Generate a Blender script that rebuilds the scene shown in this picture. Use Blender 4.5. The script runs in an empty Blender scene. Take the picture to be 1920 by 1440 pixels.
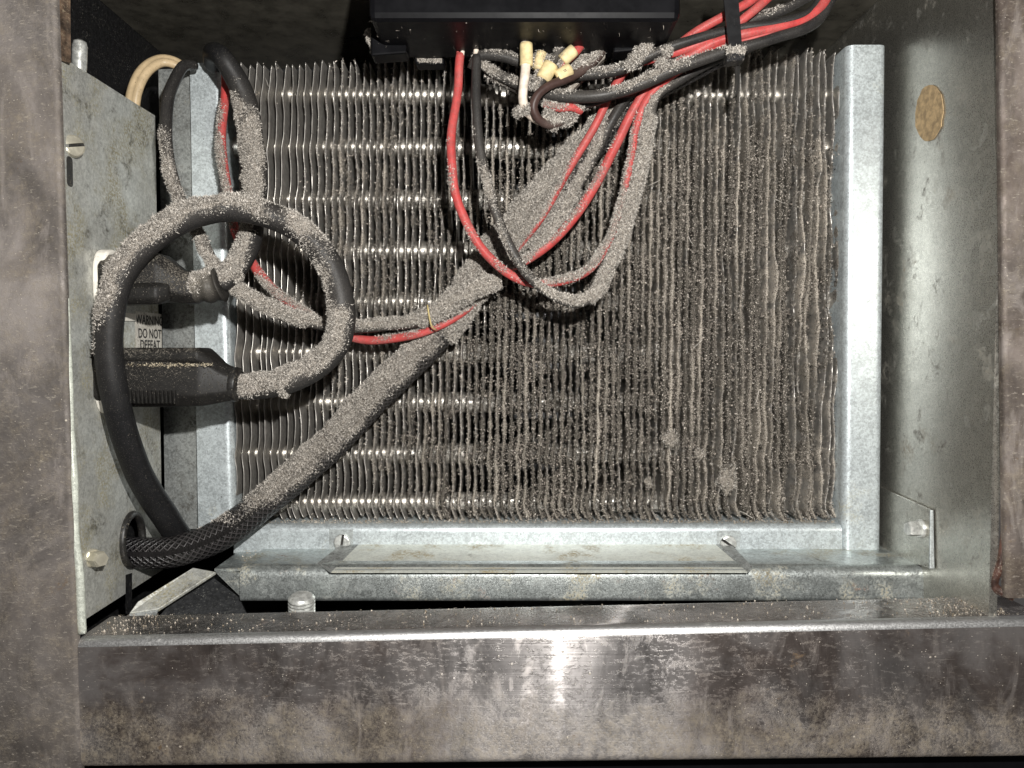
import bpy, bmesh, math, random
import numpy as np
from mathutils import Vector, Matrix, noise, Euler

rng = np.random.default_rng(7)
random.seed(7)
S = bpy.context.scene
C = S.collection
S.unit_settings.system = 'METRIC'
S.unit_settings.scale_length = 0.023        # one unit is 2.3 cm

# ------------------------------------------------------------------ camera
F = 1480.0                                  # focal length in photo pixels (1920 wide)
PITCH = math.radians(2.2)
cam_d = bpy.data.cameras.new('camera')
cam = bpy.data.objects.new('camera', cam_d)
C.objects.link(cam)
cam_d.sensor_width = 36.0
cam_d.lens = 36.0 * F / 1920.0
cam_d.clip_start = 0.05
cam_d.clip_end = 500
cam.rotation_euler = (math.pi / 2 - PITCH, 0, 0)
S.camera = cam

# ------------------------------------------------------------------ light: the phone's flash, and a dim room
world = bpy.data.worlds.new('World')
S.world = world
world.use_nodes = True
bgn = world.node_tree.nodes['Background']
bgn.inputs[0].default_value = (1.0, 0.94, 0.91, 1)
bgn.inputs[1].default_value = 0.07
ld = bpy.data.lights.new('flash', 'POINT')
ld.energy = 11500
ld.color = (1.0, 0.98, 0.94)
ld.shadow_soft_size = 0.16
flash = bpy.data.objects.new('flash', ld)
C.objects.link(flash)
flash.location = (1.4, 0.0, 2.7)
S.view_settings.view_transform = 'Standard'
S.view_settings.look = 'None'
S.view_settings.exposure = 0.0
S.view_settings.gamma = 1.0

# ------------------------------------------------------------------ helpers
CP, SP = math.cos(PITCH), math.sin(PITCH)
def at(px, py, Y):
    """the point of the plane y = Y that the photograph shows at pixel (px, py)"""
    u, v = (px - 960) / F, (720 - py) / F
    d = Vector((u, CP + v * SP, -SP + v * CP))
    return d * (Y / d.y)
def px_of(p):
    yc = p[1] * CP - p[2] * SP
    zc = p[1] * SP + p[2] * CP
    return 960 + F * p[0] / yc, 720 - F * zc / yc
def sm(a, b, x):
    t = min(1, max(0, (x - a) / (b - a)))
    return t * t * (3 - 2 * t)
def nz(p, s=1.0):
    return noise.noise(Vector((p[0] * s, p[1] * s, p[2] * s)))

def tag(o, label=None, cat=None, group=None, kind=None):
    if label: o['label'] = label
    if cat: o['category'] = cat
    if group: o['group'] = group
    if kind: o['kind'] = kind
    return o
def link(o, parent=None):
    C.objects.link(o)
    if parent is not None:
        o.parent = parent
        o.matrix_parent_inverse = Matrix.Translation(-parent.location)
    return o
def empty(name, loc, label, cat, group=None):
    o = bpy.data.objects.new(name, None)
    o.empty_display_size = 0.2
    o.location = loc
    C.objects.link(o)
    bpy.context.view_layer.update()
    return tag(o, label, cat, group)
def mesh_np(name, V, Fc, mat, parent=None, smooth=False, attrs=None, uv=None):
    me = bpy.data.meshes.new(name)
    me.from_pydata([tuple(v) for v in V], [], [tuple(f) for f in Fc])
    if attrs:
        for k, a in attrs.items():
            at_ = me.attributes.new(k, 'FLOAT', 'POINT')
            at_.data.foreach_set('value', np.asarray(a, dtype=np.float32))
    if uv is not None:
        l = me.uv_layers.new(name='UVMap')
        vi = np.empty(len(me.loops), dtype=np.int32)
        me.loops.foreach_get('vertex_index', vi)
        l.data.foreach_set('uv', np.asarray(uv, dtype=np.float32)[vi].ravel())
    if smooth:
        me.shade_smooth()
    me.materials.append(mat)
    o = bpy.data.objects.new(name, me)
    return link(o, parent)
def from_bm(name, bm, mat, parent=None, smooth=False):
    bmesh.ops.recalc_face_normals(bm, faces=bm.faces)
    me = bpy.data.meshes.new(name)
    bm.to_mesh(me); bm.free()
    if smooth: me.shade_smooth()
    me.materials.append(mat)
    return link(bpy.data.objects.new(name, me), parent)
def plate(name, pts, ext, mat, parent=None, bevel=0.0, seg=2):
    """polygon pts (3-D, front side) thickened along ext"""
    bm = bmesh.new()
    a = [bm.verts.new(p) for p in pts]
    b = [bm.verts.new(Vector(p) + Vector(ext)) for p in pts]
    bm.faces.new(a); bm.faces.new(b[::-1])
    n = len(pts)
    for i in range(n):
        bm.faces.new((a[i], b[i], b[(i + 1) % n], a[(i + 1) % n]))
    if bevel:
        bmesh.ops.recalc_face_normals(bm, faces=bm.faces)
        bmesh.ops.bevel(bm, geom=list(bm.edges), offset=bevel, segments=seg, affect='EDGES', profile=0.5)
    return from_bm(name, bm, mat, parent)
def box(name, lo, hi, mat, parent=None, bevel=0.0):
    x0, y0, z0 = lo; x1, y1, z1 = hi
    return plate(name, [(x0, y0, z0), (x1, y0, z0), (x1, y0, z1), (x0, y0, z1)], (0, y1 - y0, 0), mat, parent, bevel)
def round_poly(pts, r, seg=5, closed=False):
    """round the inner corners of a 3-D polyline"""
    out = []
    n = len(pts)
    for i, p in enumerate(pts):
        p = Vector(p)
        if not closed and (i == 0 or i == n - 1):
            out.append(p); continue
        a = Vector(pts[i - 1]) - p; b = Vector(pts[(i + 1) % n]) - p
        rr = min(r, a.length * .45, b.length * .45)
        A = p + a.normalized() * rr; B = p + b.normalized() * rr
        for k in range(seg + 1):
            t = k / seg
            out.append(A * (1 - t) ** 2 + p * 2 * t * (1 - t) + B * t * t)
    return out
def bent(name, railA, railB, r, thick, mat, parent=None, seg=6, cuts=1):
    """bent sheet metal: the same profile at two ends, corners rounded"""
    A = round_poly(railA, r, seg); B = round_poly(railB, r, seg)
    bm = bmesh.new()
    rows = []
    for k in range(cuts + 1):
        t = k / cuts
        rows.append([bm.verts.new(a.lerp(b, t)) for a, b in zip(A, B)])
    for k in range(cuts):
        for i in range(len(A) - 1):
            f = bm.faces.new((rows[k][i], rows[k][i + 1], rows[k + 1][i + 1], rows[k + 1][i]))
            f.smooth = True
    bmesh.ops.recalc_face_normals(bm, faces=bm.faces)
    if thick:
        bmesh.ops.solidify(bm, geom=list(bm.faces), thickness=thick)
    me = bpy.data.meshes.new(name)
    bm.to_mesh(me); bm.free()
    me.materials.append(mat)
    try: me.set_sharp_from_angle(angle=math.radians(40))
    except Exception: pass
    return link(bpy.data.objects.new(name, me), parent)
def lathe(name, prof, origin, axis, mat, parent=None, n=20, smooth=True):
    """prof: (radius, height) along axis"""
    axis = Vector(axis).normalized()
    q = Vector((0, 0, 1)).rotation_difference(axis)
    V, Fc = [], []
    for r, h in prof:
        for k in range(n):
            a = 2 * math.pi * k / n
            V.append(Vector(origin) + q @ Vector((r * math.cos(a), r * math.sin(a), h)))
    for i in range(len(prof) - 1):
        for k in range(n):
            Fc.append((i * n + k, i * n + (k + 1) % n, (i + 1) * n + (k + 1) % n, (i + 1) * n + k))
    Fc.append(tuple(range(n))[::-1]); Fc.append(tuple((len(prof) - 1) * n + k for k in range(n)))
    o = mesh_np(name, V, Fc, mat, parent, smooth)
    if smooth: o.data.set_sharp_from_angle(angle=math.radians(38))
    return o

# ------------------------------------------------------------------ materials
class NB:
    def __init__(s, name):
        s.m = bpy.data.materials.new(name); s.m.use_nodes = True
        s.t = s.m.node_tree; s.N = s.t.nodes; s.L = s.t.links
        s.b = s.N['Principled BSDF']
        s.tc = s.N.new('ShaderNodeTexCoord')
    def put(s, v, sock):
        if isinstance(v, bpy.types.NodeSocket): s.L.new(v, sock)
        elif isinstance(v, (tuple, list)): sock.default_value = (*v, 1) if len(v) == 3 and sock.type == 'RGBA' else v
        else: sock.default_value = v
    def vec(s, scale=(1, 1, 1), rot=(0, 0, 0), src='Object'):
        n = s.N.new('ShaderNodeMapping')
        s.L.new(s.tc.outputs[src], n.inputs[0])
        n.inputs['Scale'].default_value = scale; n.inputs['Rotation'].default_value = rot
        return n.outputs[0]
    def noise(s, scale, detail=4, rough=.55, vec=None, dist=0):
        n = s.N.new('ShaderNodeTexNoise')
        s.L.new(vec if vec is not None else s.tc.outputs['Object'], n.inputs['Vector'])
        n.inputs['Scale'].default_value = scale; n.inputs['Detail'].default_value = detail
        n.inputs['Roughness'].default_value = rough; n.inputs['Distortion'].default_value = dist
        return n.outputs['Fac']
    def voro(s, scale, out='Distance', vec=None, rnd=1):
        n = s.N.new('ShaderNodeTexVoronoi')
        s.L.new(vec if vec is not None else s.tc.outputs['Object'], n.inputs['Vector'])
        n.inputs['Scale'].default_value = scale; n.inputs['Randomness'].default_value = rnd
        return n.outputs[out]
    def ramp(s, v, a, b, lo=0.0, hi=1.0):
        n = s.N.new('ShaderNodeMapRange'); n.interpolation_type = 'SMOOTHSTEP'
        s.put(v, n.inputs[0])
        for i, x in enumerate((a, b, lo, hi)): s.put(x, n.inputs[i + 1])
        return n.outputs[0]
    def math(s, op, a, b=0.0, c=0.0):
        n = s.N.new('ShaderNodeMath'); n.operation = op
        s.put(a, n.inputs[0]); s.put(b, n.inputs[1]); s.put(c, n.inputs[2])
        return n.outputs[0]
    def mix(s, f, a, b, mode='MIX'):
        n = s.N.new('ShaderNodeMix'); n.data_type = 'RGBA'; n.blend_type = mode
        s.put(f, n.inputs[0]); s.put(a, n.inputs[6]); s.put(b, n.inputs[7])
        return n.outputs[2]
    def attr(s, name):
        n = s.N.new('ShaderNodeAttribute'); n.attribute_name = name
        return n.outputs['Fac']
    def sep(s, src='Object'):
        n = s.N.new('ShaderNodeSeparateXYZ'); s.L.new(s.tc.outputs[src], n.inputs[0])
        return n.outputs
    def bump(s, h, strength=.3, dist=.02, prev=None):
        n = s.N.new('ShaderNodeBump'); s.put(h, n.inputs['Height'])
        n.inputs['Strength'].default_value = strength; n.inputs['Distance'].default_value = dist
        if prev is not None: s.L.new(prev, n.inputs['Normal'])
        return n.outputs[0]
    def out(s, col=None, rough=None, metal=None, normal=None, spec=None, **kw):
        b = s.b.inputs
        if col is not None: s.put(col, b['Base Color'])
        if rough is not None: s.put(rough, b['Roughness'])
        if metal is not None: s.put(metal, b['Metallic'])
        if normal is not None: s.put(normal, b['Normal'])
        if spec is not None: s.put(spec, b['Specular IOR Level'])
        for k, v in kw.items(): s.put(v, b[k])
        return s.m

DUST = (0.40, 0.36, 0.315)
def galvanised(name, base=(.58, .62, .62), metal=.55, rough=.42, stain=(.30, .24, .13), stain_lo=.60, stain_hi=.78,
               grime=(.06, .055, .045), grime_lo=.60, grime_hi=.75, spangle=.35, seed=0.0, rust=None):
    n = NB(name)
    v = n.vec(); v.node.inputs['Location'].default_value = (seed, seed * 1.7, seed * .6)
    sp = n.voro(26, 'Color', v)
    spn = n.N.new('ShaderNodeSeparateColor'); n.L.new(sp, spn.inputs[0])
    fine = n.noise(46, 3, .75, v)
    a = n.math('ADD', n.math('MULTIPLY', spn.outputs[0], .22), n.math('MULTIPLY', n.noise(4.2, 5, .7, v), .55))
    tone = n.ramp(n.math('ADD', a, n.math('MULTIPLY', fine, .75)), .50, 1.0, 1 - spangle, 1 + spangle * .35)
    col = n.mix(1.0, base, tone, 'MULTIPLY')
    st = n.math('MULTIPLY', n.ramp(n.noise(1.1, 6, .65, v), stain_lo, stain_hi), n.ramp(n.noise(24, 3, .6, v), .38, .62))
    col = n.mix(n.math('MULTIPLY', st, .8), col, stain)
    gr = n.math('MULTIPLY', n.ramp(n.noise(2.3, 7, .7, v, .4), grime_lo, grime_hi), n.ramp(n.noise(17, 4, .7, v), .35, .6))
    col = n.mix(n.math('MULTIPLY', gr, .85), col, grime)
    dots = n.ramp(n.voro(4.5, 'Distance', v), .035, .06, 1, 0)
    dots = n.math('MULTIPLY', dots, n.ramp(n.noise(3.1, 2, .5, v), .5, .6))
    col = n.mix(dots, col, (.03, .025, .02))
    dirt = n.math('MAXIMUM', st, n.math('MAXIMUM', gr, dots))
    if rust:
        ru = n.math('MULTIPLY', n.ramp(n.noise(1.7, 7, .7, n.vec((1, 1, 1), (1, 2, 3))), rust[0], rust[1]), n.ramp(n.noise(21, 3, .6, v), .4, .6))
        col = n.mix(ru, col, (.20, .075, .025))
        dirt = n.math('MAXIMUM', dirt, ru)
    m = n.math('MULTIPLY', n.math('SUBTRACT', 1.0, dirt), metal)
    r = n.math('ADD', n.math('MULTIPLY', dirt, .35), n.ramp(fine, .3, .7, rough - .08, rough + .1))
    nm = n.bump(n.math('ADD', fine, n.math('MULTIPLY', dirt, 1.5)), .12, .015)
    return n.out(col, r, m, nm)

_fa, _fb = at(146, 1198, 11.3), at(1962, 1158, 11.3)
FOLD_K = (_fb.z - _fa.z) / (_fb.x - _fa.x)                # the sill edge runs up slightly to the right
FOLD_Z = _fa.z - FOLD_K * _fa.x - .10
def steel(name, base=(.56, .53, .52), spread=(0, .3, 1), crust_z=None, seed=0.0, crust=.5, rough=.36, aniso=.95, clean=None, film_col=(.30, .235, .225), brush=(.2, 28, 28), bumpy=(.30, .006), fleck=.16):
    """brushed stainless with a greasy film, dried splashes and crusted dust; clean = (x, half width, z above which it is wiped)"""
    n = NB(name)
    v = n.vec(); v.node.inputs['Location'].default_value = (seed, seed * .7, seed * 1.3)
    lines = n.noise(2.0, 2, .6, n.vec(brush))
    pos = n.sep()
    film = n.ramp(n.noise(.9, 6, .65, v, .5), .30, .62, .55, 1.0)
    if clean:
        dx = n.math('ABSOLUTE', n.math('SUBTRACT', pos[0], clean[0]))
        cl = n.ramp(n.math('ADD', dx, n.math('MULTIPLY', n.noise(1.3, 5, .7, v), 1.6)), clean[1] + .4, clean[1] + 2.6)
        film = n.math('MULTIPLY', film, n.ramp(cl, 0, 1, .10, 1))
        film = n.math('MULTIPLY', film, n.ramp(n.math('SUBTRACT', pos[2], n.math('MULTIPLY', pos[0], FOLD_K)), FOLD_Z, FOLD_Z + .03, 1, .12))
    col = n.mix(film, base, film_col)
    col = n.mix(1.0, col, n.ramp(n.noise(.7, 6, .7, n.vec((1, 1, .6), (.3, .5, .2)), .8), .34, .62, .55, 1.2), 'MULTIPLY')
    streak = n.ramp(n.noise(2.2, 7, .72, n.vec((1, 1, .30)), .7), .52, .66)
    col = n.mix(n.math('MULTIPLY', streak, .45), col, (.40, .36, .335))
    hgt = n.ramp(pos[2], crust_z[0], crust_z[1]) if crust_z else .5
    cn = n.noise(2.4, 10, .78, v, .3)
    cr = n.ramp(n.math('ADD', cn, n.math('MULTIPLY', hgt, crust * .5)), .52, .84)
    grain = n.ramp(n.noise(20, 5, .78, v), .44, .62)
    grain2 = n.ramp(n.noise(9, 5, .78, v), .40, .66)
    cm = n.math('MULTIPLY', cr, n.math('ADD', n.math('MULTIPLY', n.math('MAXIMUM', grain, grain2), .8), .12))
    col = n.mix(n.math('MULTIPLY', cm, .75), col, n.mix(n.noise(5, 4, .6, v), (.17, .13, .085), (.40, .345, .26)))
    spots = n.ramp(n.voro(5.5, 'Distance', v), .06, .12, 1, 0)
    spots = n.math('MULTIPLY', spots, n.ramp(n.noise(1.6, 3, .6, v), .52, .64))
    fines = n.ramp(n.voro(15, 'Distance', v), .07, .13, 1, 0)
    fines = n.math('MULTIPLY', fines, n.ramp(n.noise(2.9, 3, .6, v), .46, .60))
    fl = n.ramp(n.noise(15, 5, .75, n.vec((.55, 1, 1.6), (0, .7, 0))), .55, .66)
    spots = n.math('MAXIMUM', n.math('MAXIMUM', spots, fines), n.math('MULTIPLY', fl, fleck))
    col = n.mix(spots, col, (.52, .465, .39))
    brown = n.math('MULTIPLY', n.ramp(n.noise(2.2, 6, .7, n.vec((1, 1, 1), (2, 1, 0))), .62, .72), n.ramp(n.noise(19, 3, .6, v), .4, .6))
    col = n.mix(n.math('MULTIPLY', brown, .8), col, (.12, .075, .035))
    scr = n.ramp(n.noise(3.0, 2, .5, n.vec((.5, 14, 14), (0, .28, 0))), .70, .74)
    scr = n.math('MULTIPLY', scr, n.ramp(n.noise(.8, 2, .5, v), .5, .6))
    col = n.mix(n.math('MULTIPLY', scr, .5), col, (.55, .50, .46))
    dirt = n.math('MINIMUM', 1.0, n.math('ADD', n.math('MAXIMUM', cm, spots), brown))
    metal = n.math('MULTIPLY', n.math('SUBTRACT', 1.0, dirt), n.ramp(film, 0, 1, .97, .58))
    r = n.math('ADD', n.ramp(film, 0, 1, rough, rough + .22), n.math('MULTIPLY', dirt, .4))
    r = n.math('ADD', r, n.math('MULTIPLY', streak, .10))
    r = n.math('ADD', r, n.ramp(lines, .3, .7, -.015, .015))
    nm = n.bump(lines, *bumpy)
    nm = n.bump(n.math('ADD', cm, n.math('MULTIPLY', spots, 1.2)), .35, .02, nm)
    tv = n.N.new('ShaderNodeCombineXYZ')
    for i in range(3): tv.inputs[i].default_value = spread[i]
    m = n.out(col, r, metal, nm, Anisotropic=aniso, Tangent=tv.outputs[0])
    if clean:                                        # wiped bare metal: strongly brushed, smears a lamp across the brush lines
        g = n.N.new('ShaderNodeBsdfAnisotropic'); g.distribution = 'GGX'
        g.inputs['Color'].default_value = (*base, 1); g.inputs['Roughness'].default_value = .185
        g.inputs['Anisotropy'].default_value = -.895
        n.L.new(tv.outputs[0], g.inputs['Tangent'])
        mx = n.N.new('ShaderNodeMixShader')
        n.put(n.math('MULTIPLY', n.math('MULTIPLY', n.math('SUBTRACT', 1.0, film), n.math('POWER', n.math('SUBTRACT', 1.0, n.math('MAXIMUM', dirt, cr)), 3.0)), n.ramp(lines, .25, .75, .02, .09)), mx.inputs[0])
        n.L.new(n.b.outputs[0], mx.inputs[1]); n.L.new(g.outputs[0], mx.inputs[2])
        n.L.new(mx.outputs[0], n.N['Material Output'].inputs['Surface'])
    return m

def plain(name, col, rough=.5, metal=0.0, var=.25, scale=14, bump=.1, spec=.5, speck=None, speck_amt=.5):
    n = NB(name)
    f = n.noise(scale, 5, .65)
    c = n.mix(1.0, col, n.ramp(f, .3, .7, 1 - var, 1 + var), 'MULTIPLY')
    r = n.ramp(f, .3, .7, rough - .08, rough + .08)
    if speck:
        sp = n.math('MULTIPLY', n.ramp(n.noise(30, 3, .7), .60 - speck_amt * .12, .70 - speck_amt * .1), n.ramp(n.noise(2.4, 4, .6), .36, .6))
        c = n.mix(n.math('MULTIPLY', sp, .8), c, speck)
        r = n.math('ADD', r, n.math('MULTIPLY', sp, .3))
    return n.out(c, r, metal, n.bump(f, bump, .02), spec)

def dusty(name, col, rough=.42, metal=0.0, spec=.28, dust=DUST, braid=False, clump=20.0, specks=0.0, dark=.32, film=1.0):
    """a surface under settled dust; the mesh says where the dust lies"""
    n = NB(name)
    a = n.attr('dust')
    f = n.noise(clump, 5, .75)
    g = n.noise(clump * 3.4, 3, .7)
    t = n.math('ADD', n.math('MULTIPLY', f, .6), n.math('MULTIPLY', g, .4))
    th = n.math('SUBTRACT', .74, n.math('MULTIPLY', a, .52))
    d = n.ramp(t, n.math('SUBTRACT', th, .05), n.math('ADD', th, .07))
    base = col
    h = n.noise(9, 3, .6)
    base = n.mix(1.0, base, n.ramp(h, .3, .7, .78, 1.15), 'MULTIPLY')
    nm = None
    if braid:
        uv = n.sep('UV')
        w1 = n.math('SINE', n.math('MULTIPLY', n.math('ADD', n.math('MULTIPLY', uv[0], 14), n.math('MULTIPLY', uv[1], 9)), 6.2832))
        w2 = n.math('SINE', n.math('MULTIPLY', n.math('SUBTRACT', n.math('MULTIPLY', uv[0], 14), n.math('MULTIPLY', uv[1], 9)), 6.2832))
        w = n.math('MAXIMUM', w1, w2)
        base = n.mix(n.ramp(w, .2, 1.0), (.006, .006, .007), base)  # strand crests lighter than the gaps: glints put into the colour
        nm = n.bump(w, .8, .03)
    fm = n.math('MULTIPLY', n.attr('film'), n.ramp(g, .30, .70, .18 * film, .75 * film))
    base = n.mix(fm, base, dust)
    if specks:
        sk = n.math('MULTIPLY', n.ramp(n.voro(24, 'Distance'), .10, .20, 1, 0), n.ramp(n.noise(6.5, 4, .7), .62 - specks * .2, .72 - specks * .2))
        sk = n.math('MAXIMUM', sk, n.math('MULTIPLY', n.ramp(n.noise(60, 2, .6), .60, .70), .30))
        d = n.math('MAXIMUM', d, n.math('MULTIPLY', sk, .75))
    dc = n.mix(n.ramp(g, .35, .65), (dust[0] * dark, dust[1] * dark * .97, dust[2] * dark * .92), (dust[0] * 1.2, dust[1] * 1.2, dust[2] * 1.2))
    pl_ = n.attr('pale')
    dc = n.mix(1.0, dc, n.math('ADD', 1.0, pl_), 'MULTIPLY')
    c = n.mix(d, base, dc)
    r = n.mix(d, (rough,) * 3, (.95,) * 3)
    m = n.math('MULTIPLY', n.math('SUBTRACT', 1.0, d), metal)
    sp = n.math('MULTIPLY', n.math('SUBTRACT', 1.0, d), spec)
    nm = n.bump(n.math('MULTIPLY', d, n.math('ADD', g, .6)), .55, .03, nm)
    return n.out(c, r, m, nm, sp)

def fibre_mat(name, c0, c1, pw=1.0):
    n = NB(name)
    c = n.mix(n.math('POWER', n.attr('shade'), pw), c0, c1)
    return n.out(c, .95, 0.0, None, .1)

M = {}
M['galv'] = galvanised('galvanised_steel')
M['galv_bright'] = galvanised('bright_galvanised_steel', (.66, .72, .74), .45, .40, (.40, .38, .27), .56, .74, grime_lo=.60, grime_hi=.80, spangle=.38, seed=4, rust=(.68, .76))
M['galv_dirty'] = galvanised('mottled_galvanised_steel', (.46, .48, .47), .5, .45, grime_lo=.42, grime_hi=.66, spangle=.5, seed=9)
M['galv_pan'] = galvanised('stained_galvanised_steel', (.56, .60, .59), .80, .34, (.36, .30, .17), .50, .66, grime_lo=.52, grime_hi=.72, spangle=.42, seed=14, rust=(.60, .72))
M['galv_clip'] = galvanised('yellowed_galvanised_steel_lit', (.76, .78, .71), .22, .42, (.36, .27, .11), .50, .64, grime_lo=.60, spangle=.25, seed=21)  # yellow tint, plus facing light put into a brighter, less metallic base
M['panel'] = galvanised('grimy_panel_steel', (.56, .565, .53), .40, .42, (.26, .225, .11), .42, .64, (.045, .042, .030), .50, .70, spangle=.34, seed=31, rust=(.70, .78))
M['wall'] = galvanised('dull_wall_steel', (.52, .505, .455), .88, .31, (.24, .20, .14), .56, .74, (.05, .045, .035), .55, .72, spangle=.28, seed=40)
M['sill'] = steel('brushed_steel_sill', crust_z=(-4.6, -5.7), crust=.50, seed=3, clean=(.75, .8, -4.2), film_col=(.100, .083, .076), rough=.24)
M['sill_edge'] = galvanised('worn_bright_edge', (.78, .78, .775), .95, .40, spangle=.10, seed=61, stain_lo=.66, grime_lo=.68, grime_hi=.8)
M['stile'] = steel('brushed_steel_stile', base=(.46, .42, .40), crust=.45, seed=12, spread=(1, 0, 0), brush=(60, 60, 1.2), bumpy=(.06, .01), fleck=.42, aniso=.5, rough=.45, film_col=(.168, .148, .135))
M['dark'] = plain('black_paint', (.012, .012, .013), .45, var=.4, speck=(.16, .15, .13), speck_amt=.15)
M['ceil'] = plain('dark_painted_steel', (.13, .12, .098), .33, .3, var=.35, scale=2.2, speck=(.20, .19, .15), speck_amt=.0)
M['housing'] = plain('black_plastic', (.005, .005, .006), .40, var=.2, scale=2, bump=.0, spec=.10)
M['black_dusty_part'] = dusty('dusty_black_plastic', (.014, .014, .015), .45)
M['cord'] = dusty('black_rubber_cord', (.011, .011, .012), .50, specks=.35, film=.30)
M['plug'] = dusty('black_moulded_plug', (.015, .014, .013), .52, dust=(.32, .29, .245), clump=30, specks=1.0)
M['wire_black'] = dusty('black_wire_insulation', (.011, .011, .012), .44, specks=.4, film=.8)
M['wire_red'] = dusty('red_wire_insulation', (.50, .024, .026), .46, dust=(.46, .34, .30), specks=.9)
M['wire_brown'] = dusty('brown_wire_insulation', (.06, .035, .03), .42)
M['braid'] = dusty('braided_black_sleeve', (.035, .032, .034), .38, braid=True, spec=.6, film=.35)
M['cream'] = plain('cream_plastic', (.66, .50, .30), .42, var=.12, scale=7, speck=(.18, .13, .08), speck_amt=.05)
M['white'] = plain('off_white_plastic', (.86, .82, .74), .42, var=.12, scale=7, speck=(.22, .18, .14), speck_amt=.2)
M['sleeve'] = dusty('cream_marker_sleeve', (.74, .60, .33), .5)
M['white_wire'] = dusty('white_wire_insulation', (.74, .64, .54), .45)
M['fin'] = dusty('aluminium_fin', (.56, .535, .50), .34, metal=.72, clump=22, dust=(.35, .315, .27), dark=.10)
M['tube'] = dusty('aluminium_tube', (.66, .63, .58), .40, metal=.95, clump=14, dust=(.10, .088, .075))
M['zinc'] = plain('zinc_plated_screw', (.70, .71, .68), .38, .55, var=.3, scale=11, speck=(.2, .15, .08), speck_amt=.1)
M['brass'] = plain('yellowed_zinc_screw', (.68, .64, .52), .36, .6, var=.15, scale=6)
M['tie'] = dusty('black_nylon_tie', (.016, .016, .017), .33)
M['paper'] = plain('tan_paper', (.46, .33, .18), .8, var=.35, scale=8, bump=.3, speck=(.12, .08, .04), speck_amt=-.1)
M['label'] = plain('white_label_paper', (.62, .59, .53), .6, var=.15, scale=8, speck=(.2, .17, .13), speck_amt=.7)
M['ink'] = plain('black_ink', (.02, .02, .02), .6, var=.3)
M['grommet'] = plain('black_rubber', (.02, .019, .018), .4, var=.4, speck=(.25, .22, .17), speck_amt=.2)
M['rust'] = plain('rusty_edge_steel', (.085, .055, .035), .6, .3, var=.8, scale=5, bump=.4, speck=(.30, .24, .16), speck_amt=.4)
M['bead'] = galvanised('highlit_folded_edge', (.74, .77, .68), .25, .34, (.35, .25, .10), .56, .70, grime_lo=.60, seed=52, rust=(.66, .74))
M['caulk'] = plain('brown_sealant', (.06, .028, .02), .5, var=.6, scale=6, bump=.4, speck=(.42, .36, .28), speck_amt=.35)
M['orange'] = plain('orange_paint', (.72, .27, .05), .5, var=.2)
M['copper'] = plain('bare_copper', (.55, .22, .10), .3, .9, var=.2)
M['twine'] = plain('yellow_strand', (.55, .44, .20), .6, var=.2)
M['fluff'] = fibre_mat('grey_lint', (.10, .091, .08), (.86, .80, .725), 1.1)
M['fluff_coil'] = fibre_mat('brown_grey_lint', (.010, .009, .008), (.84, .76, .67), 2.0)
M['fluff_gap'] = fibre_mat('shade_darkened_lint', (.010, .009, .008), (.66, .58, .50), 2.2)  # darker version of the coil lint: shading by neighbouring fins put into the colour
M['lint'] = plain('lint_clump', (.24, .215, .185), .95, var=.6, scale=26, bump=.8, spec=.1)
M['crumb'] = fibre_mat('crumbs', (.20, .16, .11), (.62, .56, .48))

# ------------------------------------------------------------------ lint: tiny bent fibres
def fibres(name, P, N, length, width, mat, parent, spread=.9):
    n = len(P)
    if n == 0: return None
    P = np.asarray(P, dtype=np.float64); N = np.asarray(N, dtype=np.float64)
    d = N + rng.normal(0, spread, (n, 3)); d /= np.linalg.norm(d, axis=1)[:, None] + 1e-9
    L = (length * (0.35 + rng.random(n) ** 1.6 * 1.1) * np.where(rng.random(n) < .02, 1.7, 1))[:, None]
    k = d + rng.normal(0, .8, (n, 3)); k /= np.linalg.norm(k, axis=1)[:, None] + 1e-9
    w = np.cross(d, rng.normal(0, 1, (n, 3))); w /= np.linalg.norm(w, axis=1)[:, None] + 1e-9
    w *= (width * (.6 + .8 * rng.random(n)))[:, None]
    m = P + d * L * .5; e = m + k * L * .6
    V = np.stack([P - w, P + w, m - w, m + w, e], 1).reshape(-1, 3)
    b = (np.arange(n) * 5)[:, None]
    T = np.concatenate([b + np.array([[0, 1, 3]]), b + np.array([[0, 3, 2]]), b + np.array([[2, 3, 4]])], 1).reshape(-1, 3)
    me = bpy.data.meshes.new(name)
    me.vertices.add(len(V)); me.vertices.foreach_set('co', V.ravel().astype(np.float32))
    me.loops.add(T.size); me.loops.foreach_set('vertex_index', T.ravel().astype(np.int32))
    me.polygons.add(len(T)); me.polygons.foreach_set('loop_start', (np.arange(len(T)) * 3).astype(np.int32))
    me.update(calc_edges=True)
    a = me.attributes.new('shade', 'FLOAT', 'POINT')
    a.data.foreach_set('value', np.repeat(rng.random(n), 5).astype(np.float32))
    me.materials.append(mat)
    return tag(link(bpy.data.objects.new(name, me), parent), kind='stuff')

def crumbs(name, P, size, mat, parent=None):
    n = len(P); P = np.asarray(P)
    base = np.array([[1, 0, -.6], [-.5, .87, -.6], [-.5, -.87, -.6], [0, 0, .9]])
    V = P[:, None, :] + base[None] * (size * (.3 + rng.random(n) ** 3))[:, None, None] * (1 + rng.normal(0, .35, (n, 4, 3)))
    V = V.reshape(-1, 3)
    b = (np.arange(n) * 4)[:, None]
    T = np.concatenate([b + np.array([t]) for t in ((0, 2, 1), (0, 1, 3), (1, 2, 3), (2, 0, 3))], 1).reshape(-1, 3)
    return tag(mesh_np(name, V, T, mat, parent, attrs={'shade': np.repeat(rng.random(n), 4)}), kind='stuff')

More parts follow.
